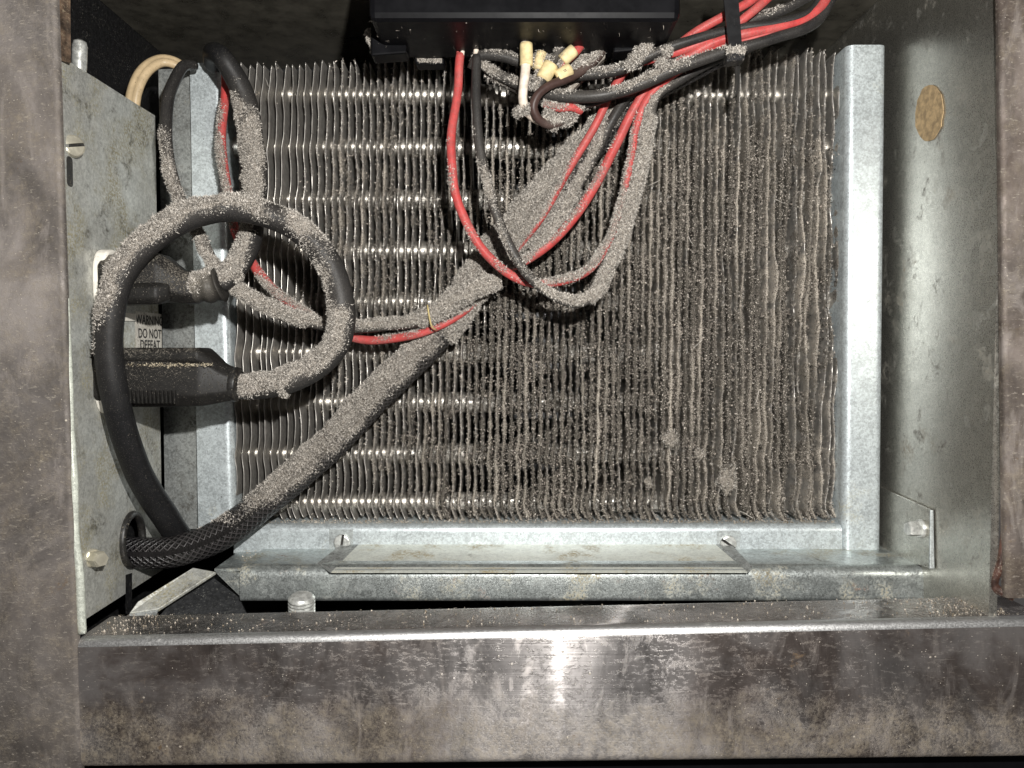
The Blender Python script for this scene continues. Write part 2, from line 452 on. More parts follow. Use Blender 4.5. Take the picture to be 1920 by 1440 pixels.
# ------------------------------------------------------------------ cables
DUSTDIR = Vector((-.45, -.55, .70)).normalized()
def spline(ctrl, step=.05):
    """ctrl: (px, py, Y, radius px, dust) -> smooth points, radii, dust"""
    P = [at(c[0], c[1], c[2]) for c in ctrl]
    R = [c[3] * c[2] / F for c in ctrl]
    D = [c[4] if len(c) > 4 else 0 for c in ctrl]
    out = []
    n = len(P)
    for i in range(n - 1):
        p0 = P[i - 1] if i else P[0] * 2 - P[1]
        p1, p2 = P[i], P[i + 1]
        p3 = P[i + 2] if i + 2 < n else P[-1] * 2 - P[-2]
        k = max(2, int((p2 - p1).length / step))
        t1 = (p1 - p0).length ** .5 + 1e-6; t2 = t1 + (p2 - p1).length ** .5 + 1e-6; t3 = t2 + (p3 - p2).length ** .5 + 1e-6
        for j in range(k):
            t = t1 + (t2 - t1) * j / k; f = j / k
            a1 = p0 * ((t1 - t) / t1) + p1 * (t / t1)
            a2 = p1 * ((t2 - t) / (t2 - t1)) + p2 * ((t - t1) / (t2 - t1))
            a3 = p2 * ((t3 - t) / (t3 - t2)) + p3 * ((t - t2) / (t3 - t2))
            b1 = a1 * ((t2 - t) / t2) + a2 * (t / t2)
            b2 = a2 * ((t3 - t) / (t3 - t1)) + a3 * ((t - t1) / (t3 - t1))
            q = b1 * ((t2 - t) / (t2 - t1)) + b2 * ((t - t1) / (t2 - t1))
            out.append((q, R[i] * (1 - f) + R[i + 1] * f, D[i] * (1 - f) + D[i + 1] * f))
    out.append((P[-1], R[-1], D[-1]))
    return out
def tube(name, ctrl, mat, parent=None, n=14, step=.06, fuzz=1.0, lump=.10, flat=None, groove=0.0, fluff='fluff', around=.30, ridge=None, film0=0.0):
    pts = spline(ctrl, step)
    jit = Vector((random.random() * 40, random.random() * 40, 3.3))
    pts = [(p + .035 * Vector((nz(p + jit, 1.3), .6 * nz(p - jit, 1.3), nz(p + jit * 2, 1.3))), r, du) for p, r, du in pts]
    T = []
    for i in range(len(pts)):
        a = pts[max(0, i - 1)][0]; b = pts[min(len(pts) - 1, i + 1)][0]
        T.append((b - a).normalized())
    ref = Vector((0, -1, 0))
    nrm = (ref - T[0] * ref.dot(T[0]))
    if nrm.length < .1: nrm = Vector((0, 0, 1)) - T[0] * T[0].z
    nrm.normalize()
    V, D, UV, NN, FM = [], [], [], [], []
    s = 0
    sd = random.random() * 50
    for i, (p, r, du) in enumerate(pts):
        if i:
            s += (p - pts[i - 1][0]).length
            nrm = (nrm - T[i] * nrm.dot(T[i])).normalized()
        bi = T[i].cross(nrm)
        for k in range(n):
            a = 2 * math.pi * k / n
            ca, sa = math.cos(a), math.sin(a)
            d = nrm * ca + bi * sa
            w = min(1, max(0, (around + .95 * d.dot(DUSTDIR)))) if du < 1.2 else 1
            pn = nz(p * 2.6 + d * .6 + Vector((sd, 0, 0)))
            dv = min(1, max(0, du * 1.3 * w * (1 + 1.15 * pn) - (.08 if du < 1.2 else 0)))
            rr = r
            if flat: rr = r * (1 - (1 - flat) * ca * ca)
            if groove: rr *= 1 - groove * math.exp(-((sa) / .22) ** 2) * (1 if ca > 0 else 0)
            if ridge: rr *= 1 + ridge[0] * math.sin(s * ridge[1])
            rr += lump * r * dv * (.7 + 1.6 * nz(p * 9 + d * 2) + 1.3 * nz(p * 3 + d))
            V.append(p + d * rr); D.append(dv); FM.append(min(1, du) * min(1, max(.15, .55 + .6 * d.dot(DUSTDIR))) if du > .12 else 0); FM[-1] = max(FM[-1], film0 * (1 + .8 * pn)); UV.append((k / n, s)); NN.append(d)
    Fc = []
    for i in range(len(pts) - 1):
        for k in range(n):
            Fc.append((i * n + k, i * n + (k + 1) % n, (i + 1) * n + (k + 1) % n, (i + 1) * n + k))
    Fc.append(tuple(range(n))[::-1]); Fc.append(tuple((len(pts) - 1) * n + k for k in range(n)))
    o = mesh_np(name, V, Fc, mat, parent, True, {'dust': D, 'film': FM}, UV)
    if fuzz > 0:
        Dn = np.array(D); Vn = np.array([tuple(v) for v in V]); Nn = np.array([tuple(v) for v in NN])
        rad = np.mean([p[1] for p in pts])
        Dn = np.where(Dn < .22, 0, Dn)
        cnt = int(fuzz * Dn.sum() / n * (2 * math.pi * rad) * step * 19000)
        if cnt > 0:
            pr = Dn ** 1.6; pr /= pr.sum()
            ix = rng.choice(len(Vn), cnt, p=pr)
            i, k = ix // n, ix % n
            i2 = np.clip(i + rng.integers(-1, 2, cnt), 0, len(pts) - 1); k2 = (k + rng.integers(-1, 2, cnt)) % n
            t = rng.random(cnt)[:, None]
            Pp = Vn[ix] * (1 - t) + Vn[i2 * n + k2] * t
            fibres('lint', Pp, Nn[ix], .036, .0050, M[fluff], o)
    return o
def wire(name, ctrl, mat, label, cat='wire', group=None, **kw):
    if mat == 'wire_red':
        kw.setdefault('film0', .42)
        ctrl = [(c[0], c[1], c[2], c[3] * .90, *c[4:]) for c in ctrl]
    elif mat == 'wire_black': kw.setdefault('film0', .13)
    return tag(tube(name, ctrl, M[mat], **kw), label, cat, group)

# ================================================================== the cabinet
XW = 6.98; ZC = 6.72; ZF = -4.75
def struct(o): return tag(o, kind='structure')
struct(plate('wall_right', [(XW, 11.42, -5.6), (XW, 11.42, 7.4), (XW, 19, 7.4), (XW, 19, -5.6)], (.12, 0, 0), M['wall']))
struct(plate('wall_left', [(-7.85, 11.6, -5.6), (-7.85, 19, -5.6), (-7.85, 19, 7.4), (-7.85, 11.6, 7.4)], (-.12, 0, 0), M['dark']))
struct(plate('wall_back', [(-7.84, 18.9, -5.6), (XW - .01, 18.9, -5.6), (XW - .01, 18.9, 7.3), (-7.84, 18.9, 7.3)], (0, .1, 0), M['dark']))
struct(plate('ceiling', [(-7.84, 11.0, ZC), (XW - .01, 11.0, ZC), (XW - .01, 18.88, ZC), (-7.84, 18.88, ZC)], (0, 0, .1), M['ceil']))
struct(plate('floor', [(-7.84, 12.2, ZF), (XW - .01, 12.2, ZF), (XW - .01, 18.88, ZF), (-7.84, 18.88, ZF)], (0, 0, -.1), M['dark']))

# ---- front frame
fr = empty('cabinet_frame', at(960, 1440, 11.3), 'brushed steel front frame around the opening, dusty and splashed, with bright rounded sill edge', 'cabinet frame')
Yf = 11.3
def q(px, py, Y=Yf): return at(px, py, Y)
# sill: top, rounded edge, front, underside
def sill_rail(px, ytop, yfold, ybot):
    a = q(px, yfold)
    zf = a.z
    back = Vector((a.x * 1.0, Yf + 1.08, zf + .015))
    b = q(px, ybot)
    return [back + Vector((0, 0, -.5)), back, Vector((a.x, Yf, zf)), b, b + Vector((0, .6, 0))]
rl = sill_rail(146, 1150, 1198, 1444)
rr_ = sill_rail(1962, 1140, 1158, 1424)
sl_o = bent('sill', rl, rr_, .17, .05, M['sill'], fr, seg=7, cuts=1)
sl_o.data.materials.append(M['sill_edge'])
for p in sl_o.data.polygons:                         # the fold is worn bright
    if p.normal.y < -.22 and p.normal.z > .22: p.material_index = 1
box('kick_panel', (-9, 11.75, -8.0), (9, 11.85, rl[3].z + .12), M['housing'], fr)
# left stile
bent('stile', [q(-160, -120), q(97, -120), q(97, -120) + Vector((.0, .07, 0))],
     [q(-160, 1560), q(152, 1560), q(152, 1560) + Vector((.0, .07, 0))], .03, .04, M['stile'], fr)
# right stile
M['stile_dark'] = steel('stained_steel_stile', base=(.40, .35, .32), crust=.4, seed=23, spread=(1, 0, 0), brush=(60, 60, 1.2), bumpy=(.06, .01), fleck=.42, aniso=.5, rough=.45, film_col=(.10, .078, .066))
bent('stile', [q(1877, -120) + Vector((0, .08, 0)), q(1877, -120), q(2120, -120)],
     [q(1889, 1120) + Vector((0, .08, 0)), q(1889, 1120), q(2120, 1120)], .03, .04, M['stile_dark'], fr)
for (yy, xx) in ((645, 1903), (875, 1905)):
    a = q(xx, yy, Yf - .012)
    plate('slot_rim', round_poly([a + Vector((-.018, 0, -.17)), a + Vector((.018, 0, -.17)), a + Vector((.018, 0, .17)), a + Vector((-.018, 0, .17))], .02, 3, True), (0, .010, 0), M['rust'], fr)
# dark stained return behind the left stile, corner sealant at right
plate('return_flange', [q(96, -90, 11.42), q(131, -90, 11.62), q(133, 118, 11.62), q(102, 110, 11.42)], (-.05, .03, 0), M['rust'], fr)
bm = bmesh.new()
cp = [(1884, 900, 11.36), (1880, 1000, 11.37), (1873, 1060, 11.40), (1862, 1100, 11.45), (1900, 1122, 11.32)]
cw = tube('sealant', [(x, y, Y, r, 0) for (x, y, Y), r in zip(cp, (2, 4, 7, 9, 7))], M['caulk'], fr, fuzz=0, lump=0)
bm.free()
# orange paint fleck
a = q(84, 978, Yf - .004)
plate('paint_fleck', [a + Vector((x, 0, z)) for x, z in ((-.05, .06), (.02, .09), (.05, .02), (.045, -.08), (-.02, -.10), (-.045, -.03))], (0, .003, 0), M['orange'], fr)

# ================================================================== left outlet panel
XP = -6.5
pn = empty('outlet_panel', (XP, 12.9, -4.0), 'grimy upright galvanised panel at the left holding the outlets, screws and cable hole', 'panel')
def on_panel(px, py):
    """point of the panel seen at pixel"""
    u, v = (px - 960) / F, (720 - py) / F
    d = Vector((u, CP + v * SP, -SP + v * CP))
    return d * (XP / d.x)
hc = on_panel(246, 1012)
# panel sheet with an oval cut-out and the slot under it
bm = bmesh.new()
outer = [(11.40, -4.05), (14.55, -4.02), (14.55, 4.33), (11.40, 4.28)]
hole = []
for k in range(28):
    a = 2 * math.pi * k / 28
    hole.append((hc.y + .36 * math.cos(a), hc.z + .43 * math.sin(a)))
hole_s = []
for (y, z) in hole:
    hole_s.append((y, z))
vo = [bm.verts.new((XP, y, z)) for y, z in outer]
vh = [bm.verts.new((XP, y, z)) for y, z in hole_s]
eo = [bm.edges.new((vo[i], vo[(i + 1) % 4])) for i in range(4)]
eh = [bm.edges.new((vh[i], vh[(i + 1) % 28])) for i in range(28)]
bmesh.ops.triangle_fill(bm, edges=eo + eh, use_beauty=True)
bmesh.ops.solidify(bm, geom=list(bm.faces), thickness=.05)
mx = max(v.co.x for v in bm.verts)
for v in bm.verts: v.co.x += XP - mx
sheet = from_bm('sheet', bm, M['panel'], pn)
# folded edge along the front, its highlight put into a pale colour
tube('folded_edge', [(112, 300, 11.38, 7, 0), (124, 620, 11.36, 8, 0), (139, 930, 11.36, 8, 0), (154, 1188, 11.36, 8, 0)], M['bead'], pn, fuzz=0, n=10)
box('inner_return', (XP - 1.0, 14.50, -4.0), (XP - .052, 14.55, 4.3), M['galv_dirty'], pn)
# grommet
V, Fc = [], []
for i in range(28):
    a = 2 * math.pi * i / 28
    for j in range(8):
        b = 2 * math.pi * j / 8
        rr = 1 + .16 * math.cos(b)
        V.append((XP + .02 + .07 * math.sin(b), hc.y + .36 * rr * math.cos(a), hc.z + .43 * rr * math.sin(a)))
for i in range(28):
    for j in range(8):
        Fc.append((i * 8 + j, ((i + 1) % 28) * 8 + j, ((i + 1) % 28) * 8 + (j + 1) % 8, i * 8 + (j + 1) % 8))
mesh_np('grommet', V, Fc, M['grommet'], pn, True)
plate('backing', [(XP - .35, 12.6, -4.0), (XP - .35, 14.3, -4.0), (XP - .35, 14.3, -2.2), (XP - .35, 12.6, -2.2)], (-.04, 0, 0), M['dark'], pn)
sl = [on_panel(235, 1078), on_panel(247, 1074), on_panel(247, 1146), on_panel(235, 1152)]
plate('slot', [p + Vector((.004, 0, 0)) for p in sl], (.002, 0, 0), M['dark'], pn)
p0 = on_panel(131, 322)
plate('slot', round_poly([p0 + Vector((.004, y, z)) for y, z in ((-.09, -.22), (.07, -.22), (.07, .22), (-.09, .22))], .07, 4, True), (.002, 0, 0), M['grommet'], pn)
def slotted_screw(name, o, axis, r, mat, parent, ang=0.0, h=.09):
    """pan-head screw: a washer disc with two half domes that leave the slot between them"""
    axis = Vector(axis).normalized()
    qq = Vector((0, 0, 1)).rotation_difference(axis)
    R = Matrix.Rotation(ang, 3, 'Z')
    bm = bmesh.new()
    def P(x, y, z): return bm.verts.new(Vector(o) + qq @ (R @ Vector((x, y, z))))
    n = 20
    rings = [(r * 1.0, 0), (r * 1.0, h * .45), (r * .98, h * .5)]
    rows = [[P(rr * math.cos(2 * math.pi * k / n), rr * math.sin(2 * math.pi * k / n), z) for k in range(n)] for rr, z in rings]
    for a, b in zip(rows, rows[1:]):
        for k in range(n): bm.faces.new((a[k], a[(k + 1) % n], b[(k + 1) % n], b[k]))
    fs = bm.faces.new(rows[-1]); fs.material_index = 1          # dark slot floor: the recess's shade put into its colour
    g = r * .15
    for s in (1, -1):
        prof = []
        for f, z in ((.97, .5), (.93, .82), (.80, .95), (.40, 1.0)):
            row = []
            for k in range(11):
                a = math.asin(min(1, g / (r * f))) + (math.pi - 2 * math.asin(min(1, g / (r * f)))) * k / 10
                row.append(P(r * f * math.cos(a), s * r * f * math.sin(a), h * z))
            prof.append(row)
        for a, b in zip(prof, prof[1:]):
            for k in range(10):
                bm.faces.new((a[k], a[k + 1], b[k + 1], b[k]))
        bm.faces.new(prof[-1])
        for a, b in zip(prof, prof[1:]):
            pass
        bm.faces.new([pr[0] for pr in prof] + [pr[-1] for pr in prof[::-1]])
    o = from_bm(name, bm, mat, parent)
    o.data.materials.append(M['grommet'])
    return o
def hex_bolt(name, o, axis, r, mat, parent, h=.14, flange=1.25):
    w = lathe(name, [(r * flange, 0), (r * flange, h * .22), (r * flange * .92, h * .3)], o, axis, mat, parent, 22)
    axis = Vector(axis).normalized()
    hd = lathe('hex_head', [(r, 0), (r, h * .8), (r * .86, h)], Vector(o) + axis * h * .3, axis, mat, w, 6, False)
    return w
slotted_screw('screw', on_panel(135, 275) + Vector((.0, 0, 0)), (1, -.75, .10), .165, M['brass'], pn, 1.2, .10)
hex_bolt('bolt', on_panel(171, 1046), (1, -.6, .05), .125, M['brass'], pn, .22, 1.15)
# outlets
def outlet(z, Y):
    pts = []
    for k in range(24):
        a = 2 * math.pi * k / 24
        c, s_ = math.cos(a), math.sin(a)
        pts.append((XP + .001, Y + .34 * math.copysign(abs(c) ** .7, c), z + .52 * math.copysign(abs(s_) ** .7, s_)))
    return plate('outlet', pts, (.20, 0, 0), M['white'], pn, .04)
zo1 = on_panel(193, 530); zo2 = on_panel(196, 715)
outlet(zo1.z, zo1.y); outlet(zo2.z, zo2.y)
# warning label
lp = [on_panel(254, 650), on_panel(302.5, 648), on_panel(302.5, 583), on_panel(256, 590)]
L0, L1, L3 = lp[0], lp[1], lp[3]
zl = .5 * (on_panel(302, 583).z + on_panel(256, 590).z)
lab = plate('warning_label', [(XP + .006, L0.y, L0.z - .35), (XP + .006, L1.y, L0.z - .35), (XP + .006, L1.y, zl), (XP + .006, L0.y, zl)], (.004, 0, 0), M['label'], pn)
def text_mesh(name, body, size, mat, parent, loc, xdir, ydir, sx=1.0, off=.0, align='LEFT'):
    cu = bpy.data.curves.new('t', 'FONT'); cu.body = body; cu.size = size; cu.align_x = align; cu.offset = off
    cu.extrude = .001
    ob = bpy.data.objects.new('t', cu); C.objects.link(ob)
    bpy.context.view_layer.update()
    me = bpy.data.meshes.new_from_object(ob.evaluated_get(bpy.context.evaluated_depsgraph_get()))
    bpy.data.objects.remove(ob); bpy.data.curves.remove(cu)
    xd, yd = Vector(xdir).normalized(), Vector(ydir).normalized()
    zd = xd.cross(yd)
    for v in me.vertices:
        v.co = Vector(loc) + xd * v.co.x * sx + yd * v.co.y + zd * v.co.z
    me.materials.clear(); me.materials.append(mat)
    me.name = name
    return link(bpy.data.objects.new(name, me), parent)
wl = L1.y - L0.y
for i, tx in enumerate(('WARNING', 'DO NOT', 'DEFEAT')):
    py = (609, 634, 655)[i]
    p = on_panel(280, py)
    text_mesh('lettering', tx, .235, M['ink'], lab, (XP + .0125, L0.y + wl * .53, p.z), (0, 1, 0), (0, 0, 1), .95 if i else .92, .004, 'CENTER')
# small white tab left of the label
plate('tab', [on_panel(228, 602) + Vector((.01, 0, 0)), on_panel(252, 602) + Vector((.01, 0, 0)), on_panel(252, 588) + Vector((.01, 0, 0)), on_panel(228, 586) + Vector((.01, 0, 0))], (.03, 0, 0), M['white'], pn, .01)

# ================================================================== condenser coil
D0 = 14.8
coil = empty('condenser_coil', at(1000, 990, 15.3), 'wide finned condenser coil clogged with grey lint across its right half', 'condenser coil')
NF = 84
ROWS = 150
TUBES_PY = [185, 283, 381, 477, 572, 667, 760, 856, 947]
def dmap(px, py):
    """how thick the lint lies on the coil (0..1.2)"""
    d = .10 + .42 * sm(520, 640, px + (py - 500) * .10) + .36 * sm(820, 1040, px + (py - 500) * .18)
    d *= .55 + .45 * sm(120, 330, py + .0 * px)
    d -= .24 * sm(1420, 1570, px)
    d -= .14 * sm(880, 960, py) * (1 - sm(1000, 1250, px))
    d -= .28 * (1 - sm(560, 760, px)) * sm(560, 760, py)
    n = noise.noise(Vector((px * .006, py * .006, 3.1))) + .6 * noise.noise(Vector((px * .02, py * .012, 7.7)))
    return max(0.02, d + .20 * n)
fin_front = []                                     # samples for the lint: (point, dust, half thickness)
for i in range(NF):
    t = i / (NF - 1)
    top = at(452 + (1579 - 452) * t, 121 + (94 - 121) * t + random.uniform(-5, 4), D0)
    bot = at(443 + (1567 - 443) * t, 972 + random.uniform(-4, 5), D0)
    bend_a = random.uniform(.4, 1) * (.020 + .035 * sm(.86, 1, t) + .006)
    sd = Vector((i * .37, 11.3, 0))
    tip = random.uniform(-.05, .05)
    tone = random.uniform(.72, 1.25)
    leans = []
    for _ in range(3 if t < .80 else 7):
        if random.random() < (.45 if t < .2 else .22 if t < .80 else .65):
            leans.append((random.random() ** 1.3, random.uniform(.03, .10), random.choice((-1, 1)) * random.uniform(.015, .045 if t < .8 else .062)))
    back = .012
    V, D, PL = [], [], []
    for r in range(ROWS + 1):
        f = r / ROWS
        p = bot.lerp(top, f)
        px, py = px_of(p)
        dd = dmap(px, py)
        # the collars at the tubes push every fin sideways
        w = 0
        for ty in TUBES_PY:
            u = (py - ty) / 20.0
            if abs(u) < 4: w += math.exp(-u * u)
        amp = .030 + .020 * (1 - sm(.0, .25, f)) + random.uniform(-.002, .002)
        x = p.x - amp * w * (1 - .45 * sm(.1, .3, t) * sm(.1, .3, f)) + bend_a * nz((i * .31, p.z * .9, 4.4)) * (1.3 - .7 * sm(.05, .2, t) * (1 - sm(.75, .88, t))) + .007 * nz((i * 3.1 + p.z, p.z * 3.3 + i * .3, 1.4))
        if t > .86: x += .06 * (t - .86) / .14 * nz((i * .9, p.z * .75, 9.4))
        x += .07 * math.exp(-f / .018) + tip * math.exp(-(1 - f) / .02)
        z = p.z
        lean = sum(a * math.exp(-((f - c) / w_) ** 2) for c, w_, a in leans)
        rough_n = nz((i * 1.7 + z * 2.3, z * 5.1 + i * .77, i * .313)); rough_m = nz((i * 2.9 + z * 7.1, z * 15.3 + i * .41, i * .533))
        ddv = min(1.1, max(0, dd * tone * (1 + .7 * rough_n)))
        h = .009 + .025 * ddv * (1 + .55 * rough_n + .35 * rough_m)
        yo = D0 + .03 * nz((i * .8, z * 1.1, 2.2)) - .025 * ddv * (rough_m + .6)
        hb = .009
        V += [(x - hb, D0 + 1.15, z), (x - hb - .2 * (h - hb), D0 + .40, z), (x - h + lean * .7, yo + .10, z), (x - h * .75 + lean, yo + .015, z), (x + lean, yo - .012 - .3 * (h - .011), z),
              (x + h * .75 + lean, yo + .015, z), (x + h + lean * .7, yo + .10, z), (x + hb + .2 * (h - hb), D0 + .40, z), (x + hb, D0 + 1.15, z)]
        e = min(1, ddv * 1.0)
        PL += [max(-.45, min(1.1, 1.9 * (nz((i * 5.13 + .37, z * .42 + i * .71, .6)) - .04)))] * 9
        D += [e * .35, e * .55, e * .85, e, e, e, e * .85, e * .55, e * .35]
        fin_front.append((x + lean * .9, yo, z, ddv, h))
    K = 9
    Fc = []
    for r in range(ROWS):
        for k in range(K - 1):
            Fc.append((r * K + k, r * K + k + 1, (r + 1) * K + k + 1, (r + 1) * K + k))
    Fc.append(tuple(range(K))); Fc.append(tuple(ROWS * K + k for k in range(K))[::-1])
    mesh_np('fin', V, Fc, M['fin'], coil, True, {'dust': D, 'pale': PL})
# tubes
for ty in TUBES_PY:
    ps = []
    K = 60
    V, D, Fc = [], [], []
    n = 16
    for k in range(K + 1):
        px = 438 + (1588 - 438) * k / K
        c = at(px, ty, D0 + .52)
        c.z += .06
        du = .75 * max(0, dmap(px, ty) - .12)
        if ty < 100: du = .2
        for j in range(n):
            a = 2 * math.pi * j / n
            V.append((c.x, c.y + .2 * math.cos(a), c.z + .2 * math.sin(a))); D.append(du)
    for k in range(K):
        for j in range(n):
            Fc.append((k * n + j, k * n + (j + 1) % n, (k + 1) * n + (j + 1) % n, (k + 1) * n + j))
    mesh_np('tube', V, Fc, M['tube'], coil, True, {'dust': D})
# lint on the fins
ff = np.array(fin_front)
def coil_lint(cnt, name, length, width, power, yspread):
    pr = np.clip(ff[:, 3], 0, 2) ** power; pr /= pr.sum()
    ix = rng.choice(len(ff), cnt, p=pr)
    P = ff[ix, :3].copy()
    P[:, 0] += (rng.random(cnt) - .5) * 2 * ff[ix, 4] * 1.1
    P[:, 2] += rng.normal(0, .035, cnt)
    P[:, 1] += rng.random(cnt) * yspread - .02
    N = np.stack([rng.normal(0, .8, cnt), -np.ones(cnt) * .8, rng.normal(0, .6, cnt)], 1)
    fibres(name, P, N, length, width, M['fluff_coil'], coil, .7)
coil_lint(420000, 'lint', .032, .0062, 1.5, .13)
# lint bridges lying across neighbouring fins in the thickest part
def bridges(cnt):
    pr = np.clip(ff[:, 3] - .45, 0, 2) ** 1.5; pr /= pr.sum()
    ix = rng.choice(len(ff), cnt, p=pr)
    P = ff[ix, :3].copy(); P[:, 0] += .068 + rng.normal(0, .03, cnt); P[:, 1] += rng.random(cnt) * .32 + .03; P[:, 2] += rng.normal(0, .03, cnt)
    n3 = np.array([noise.noise(Vector((p[0] * 1.5, 0, p[2] * 1.8))) + .7 * noise.noise(Vector((p[0] * 5, 3, p[2] * 6))) for p in P])
    P = P[n3 > .02]
    fibres('lint', P, np.tile([0, -.5, 0], (len(P), 1)), .034, .0090, M['fluff_gap'], coil, 1.0)
bridges(200000)

fibres('hair', ff[rng.integers(0, len(ff), 70), :3] + np.array([0, -.05, 0]), np.stack([rng.normal(0, 1, 70), np.zeros(70) - .1, rng.normal(0, 1, 70)], 1), .30, .0035, M['fluff'], coil, .1)
# end plates and lower bracket of the coil
def rail(pxs, py, ys): return [at(x, py, y) for x, y in zip(pxs, ys)]
lt = [at(358, 120, 14.72), at(411, 120, 14.72)]; lb = [at(374, 1003, 14.72), at(437, 1003, 14.72)]
bent('end_plate', [lt[0] , lt[1], lt[1] + Vector((0, 1.5, 0))], [lb[0], lb[1], lb[1] + Vector((0, 1.5, 0))], .09, .05, M['galv_bright'], coil, 7)
at_, ab_ = at(297, 130, 14.95), at(310, 992, 14.95)
plate('side_flange', [ab_, at(377, 992, 14.80), at(361, 128, 14.80), at_], (0, .05, 0), M['galv_dirty'], coil)
rt = [at(1592, 86, 14.5), at(1656, 86, 14.5)]; rb = [at(1584, 1037, 14.5), at(1646, 1037, 14.5)]
bent('end_plate', [rt[0] + Vector((0, 1.5, 0)), rt[0], rt[1], rt[1] + Vector((0, .3, 0))],
     [rb[0] + Vector((0, 1.5, 0)), rb[0], rb[1], rb[1] + Vector((0, .3, 0))], .10, .05, M['galv_bright'], coil, 7)
b0, b1 = at(440, 988, 14.55), at(1577, 988, 14.55); c0, c1 = at(440, 1036, 14.55), at(1577, 1037, 14.55)
bent('bottom_bracket', [b0 + Vector((0, 1.5, .02)), b0, c0], [b1 + Vector((0, 1.5, .02)), b1, c1], .10, .05, M['galv_bright'], coil, 6)

# lint clumps sitting on the coil face
def clump(px, py, Y, r, label, squash=.22):
    bm = bmesh.new()
    bmesh.ops.create_icosphere(bm, subdivisions=3, radius=1)
    c = at(px, py, Y)
    P, N = [], []
    sdv = Vector((px * .01, py * .01, 0))
    for v in bm.verts:
        d = v.co.normalized()
        k = 1 + .8 * noise.noise(d * 1.5 + sdv) + .55 * noise.noise(d * 4 + sdv)
        v.co = c + Vector((d.x * r[0] * k, d.y * r[0] * squash * k, d.z * r[1] * k))
        if d.y < .3: P.append(tuple(v.co)); N.append(tuple(d))
    o = from_bm('lint_clump', bm, M['lint'], None, True)
    ix = rng.integers(0, len(P), int(1300 * r[0] * r[1] / .04))
    fibres('lint', np.array(P)[ix] + rng.normal(0, .02, (len(ix), 3)), np.array(N)[ix], .030, .005, M['fluff'], o)
    return tag(o, label, 'lint clump')
clump(1256, 824, 14.72, (.12, .15), 'pale round lint clump on the coil fins, right of centre and highest of the clumps')
clump(1363, 897, 14.74, (.17, .22), 'large pale lint clump low on the coil fins above the right bracket screw')
clump(1310, 852, 14.74, (.08, .10), 'small lint clump on the coil fins between the round and the large clump')
clump(1216, 905, 14.74, (.06, .11), 'small brown lint tuft low on the coil fins, leftmost of the clumps')

# ================================================================== drain pan
pan = empty('drain_pan', at(1000, 1110, 13.6), 'stained galvanised drain pan below the coil with a rounded front lip', 'drain pan')
Yl = 13.3
pl, pr_ = at(404, 1068, Yl), at(1738, 1064, Yl)
zt = at(960, 1066, Yl).z
pz = lambda x, w=0: [Vector((x, 16.5, zt - .02)), Vector((x, Yl, zt)), Vector((x, Yl - .02, at(960, 1121, Yl).z)), Vector((x, Yl + .05, at(960, 1122, Yl).z - .01))]
xl, xr = at(452, 1121, Yl).x, at(1737, 1121, Yl).x
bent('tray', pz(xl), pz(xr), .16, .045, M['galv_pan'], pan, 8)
# left end of the tray, its lip cut away on a slope
fl = [Vector((at(400, 1066, Yl).x, 16.5, zt - .02)), Vector((at(400, 1066, Yl).x, Yl + .05, zt - .015)), Vector((xl, Yl + .05, zt - .015)), Vector((xl, 16.5, zt - .02))]
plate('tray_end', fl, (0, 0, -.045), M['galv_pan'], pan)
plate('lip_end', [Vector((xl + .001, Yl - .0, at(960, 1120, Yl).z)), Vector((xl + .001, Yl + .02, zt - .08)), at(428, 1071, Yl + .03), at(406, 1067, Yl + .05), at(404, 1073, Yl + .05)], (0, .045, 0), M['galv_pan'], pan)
# wing that reaches forward to the left
wing = [at(405, 1072, 13.38), at(297, 1142, 12.78), at(242, 1150, 12.66), at(258, 1128, 12.80), at(362, 1064, 13.45)]
plate('wing', wing, (0.0, .02, -.05), M['panel'], pan, .012)
plate('wing_fold', [at(297, 1143, 12.77), at(242, 1152, 12.65), at(246, 1172, 12.65), at(285, 1172, 12.75)], (0, .04, 0), M['galv_dirty'], pan)
# upright flange along the right wall, with its bolt
xf = XW - .05
def on_flange(px, py):
    u, v = (px - 960) / F, (720 - py) / F
    d = Vector((u, CP + v * SP, -SP + v * CP))
    return d * (xf / d.x)
fp = [on_flange(1748, 1066), on_flange(1640, 1040), on_flange(1640, 908), on_flange(1746, 956)]
plate('side_flange', fp, (.035, 0, 0), M['wall'], pan, .01)
ef = [fp[3], fp[0]]
plate('flange_edge', [fp[0] + Vector((-.05, -.02, .0)), fp[0] + Vector((.03, -.02, 0)), fp[3] + Vector((.03, -.02, 0)), fp[3] + Vector((-.02, -.02, 0))], (0, .04, 0), M['galv'], pan, .01)
hex_bolt('bolt', on_flange(1728, 991), (-1, -.12, 0), .13, M['zinc'], pan, .20, 1.2)
# dark tray under the pan
dt = empty('lower_tray', at(400, 1150, 13.2), 'dark speckled metal tray in the gap below the drain pan at the left', 'tray')
plate('tray_plate', [at(290, 1165, 12.9), at(468, 1165, 13.0), at(425, 1070, 13.9), at(395, 1072, 13.9), at(330, 1120, 13.3)], (0, .05, -.02), plain('speckled_black_steel', (.035, .036, .038), .5, .2, var=.3, speck=(.2, .2, .18), speck_amt=.25), dt)
# threaded pipe stub
o = at(566, 1175, 12.75); axp = Vector((.06, -.22, 1)).normalized()
prof = [(.10, 0)]
for k in range(9):
    h = .02 + k * .058
    prof += [(.185, h), (.215, h + .018), (.215, h + .026), (.185, h + .046)]
prof += [(.17, .56), (.10, .585), (.02, .59)]
tag(lathe('threaded_pipe', prof, o, axp, M['zinc'], None, 26), 'short threaded metal pipe end poking up behind the sill below the pan', 'pipe')

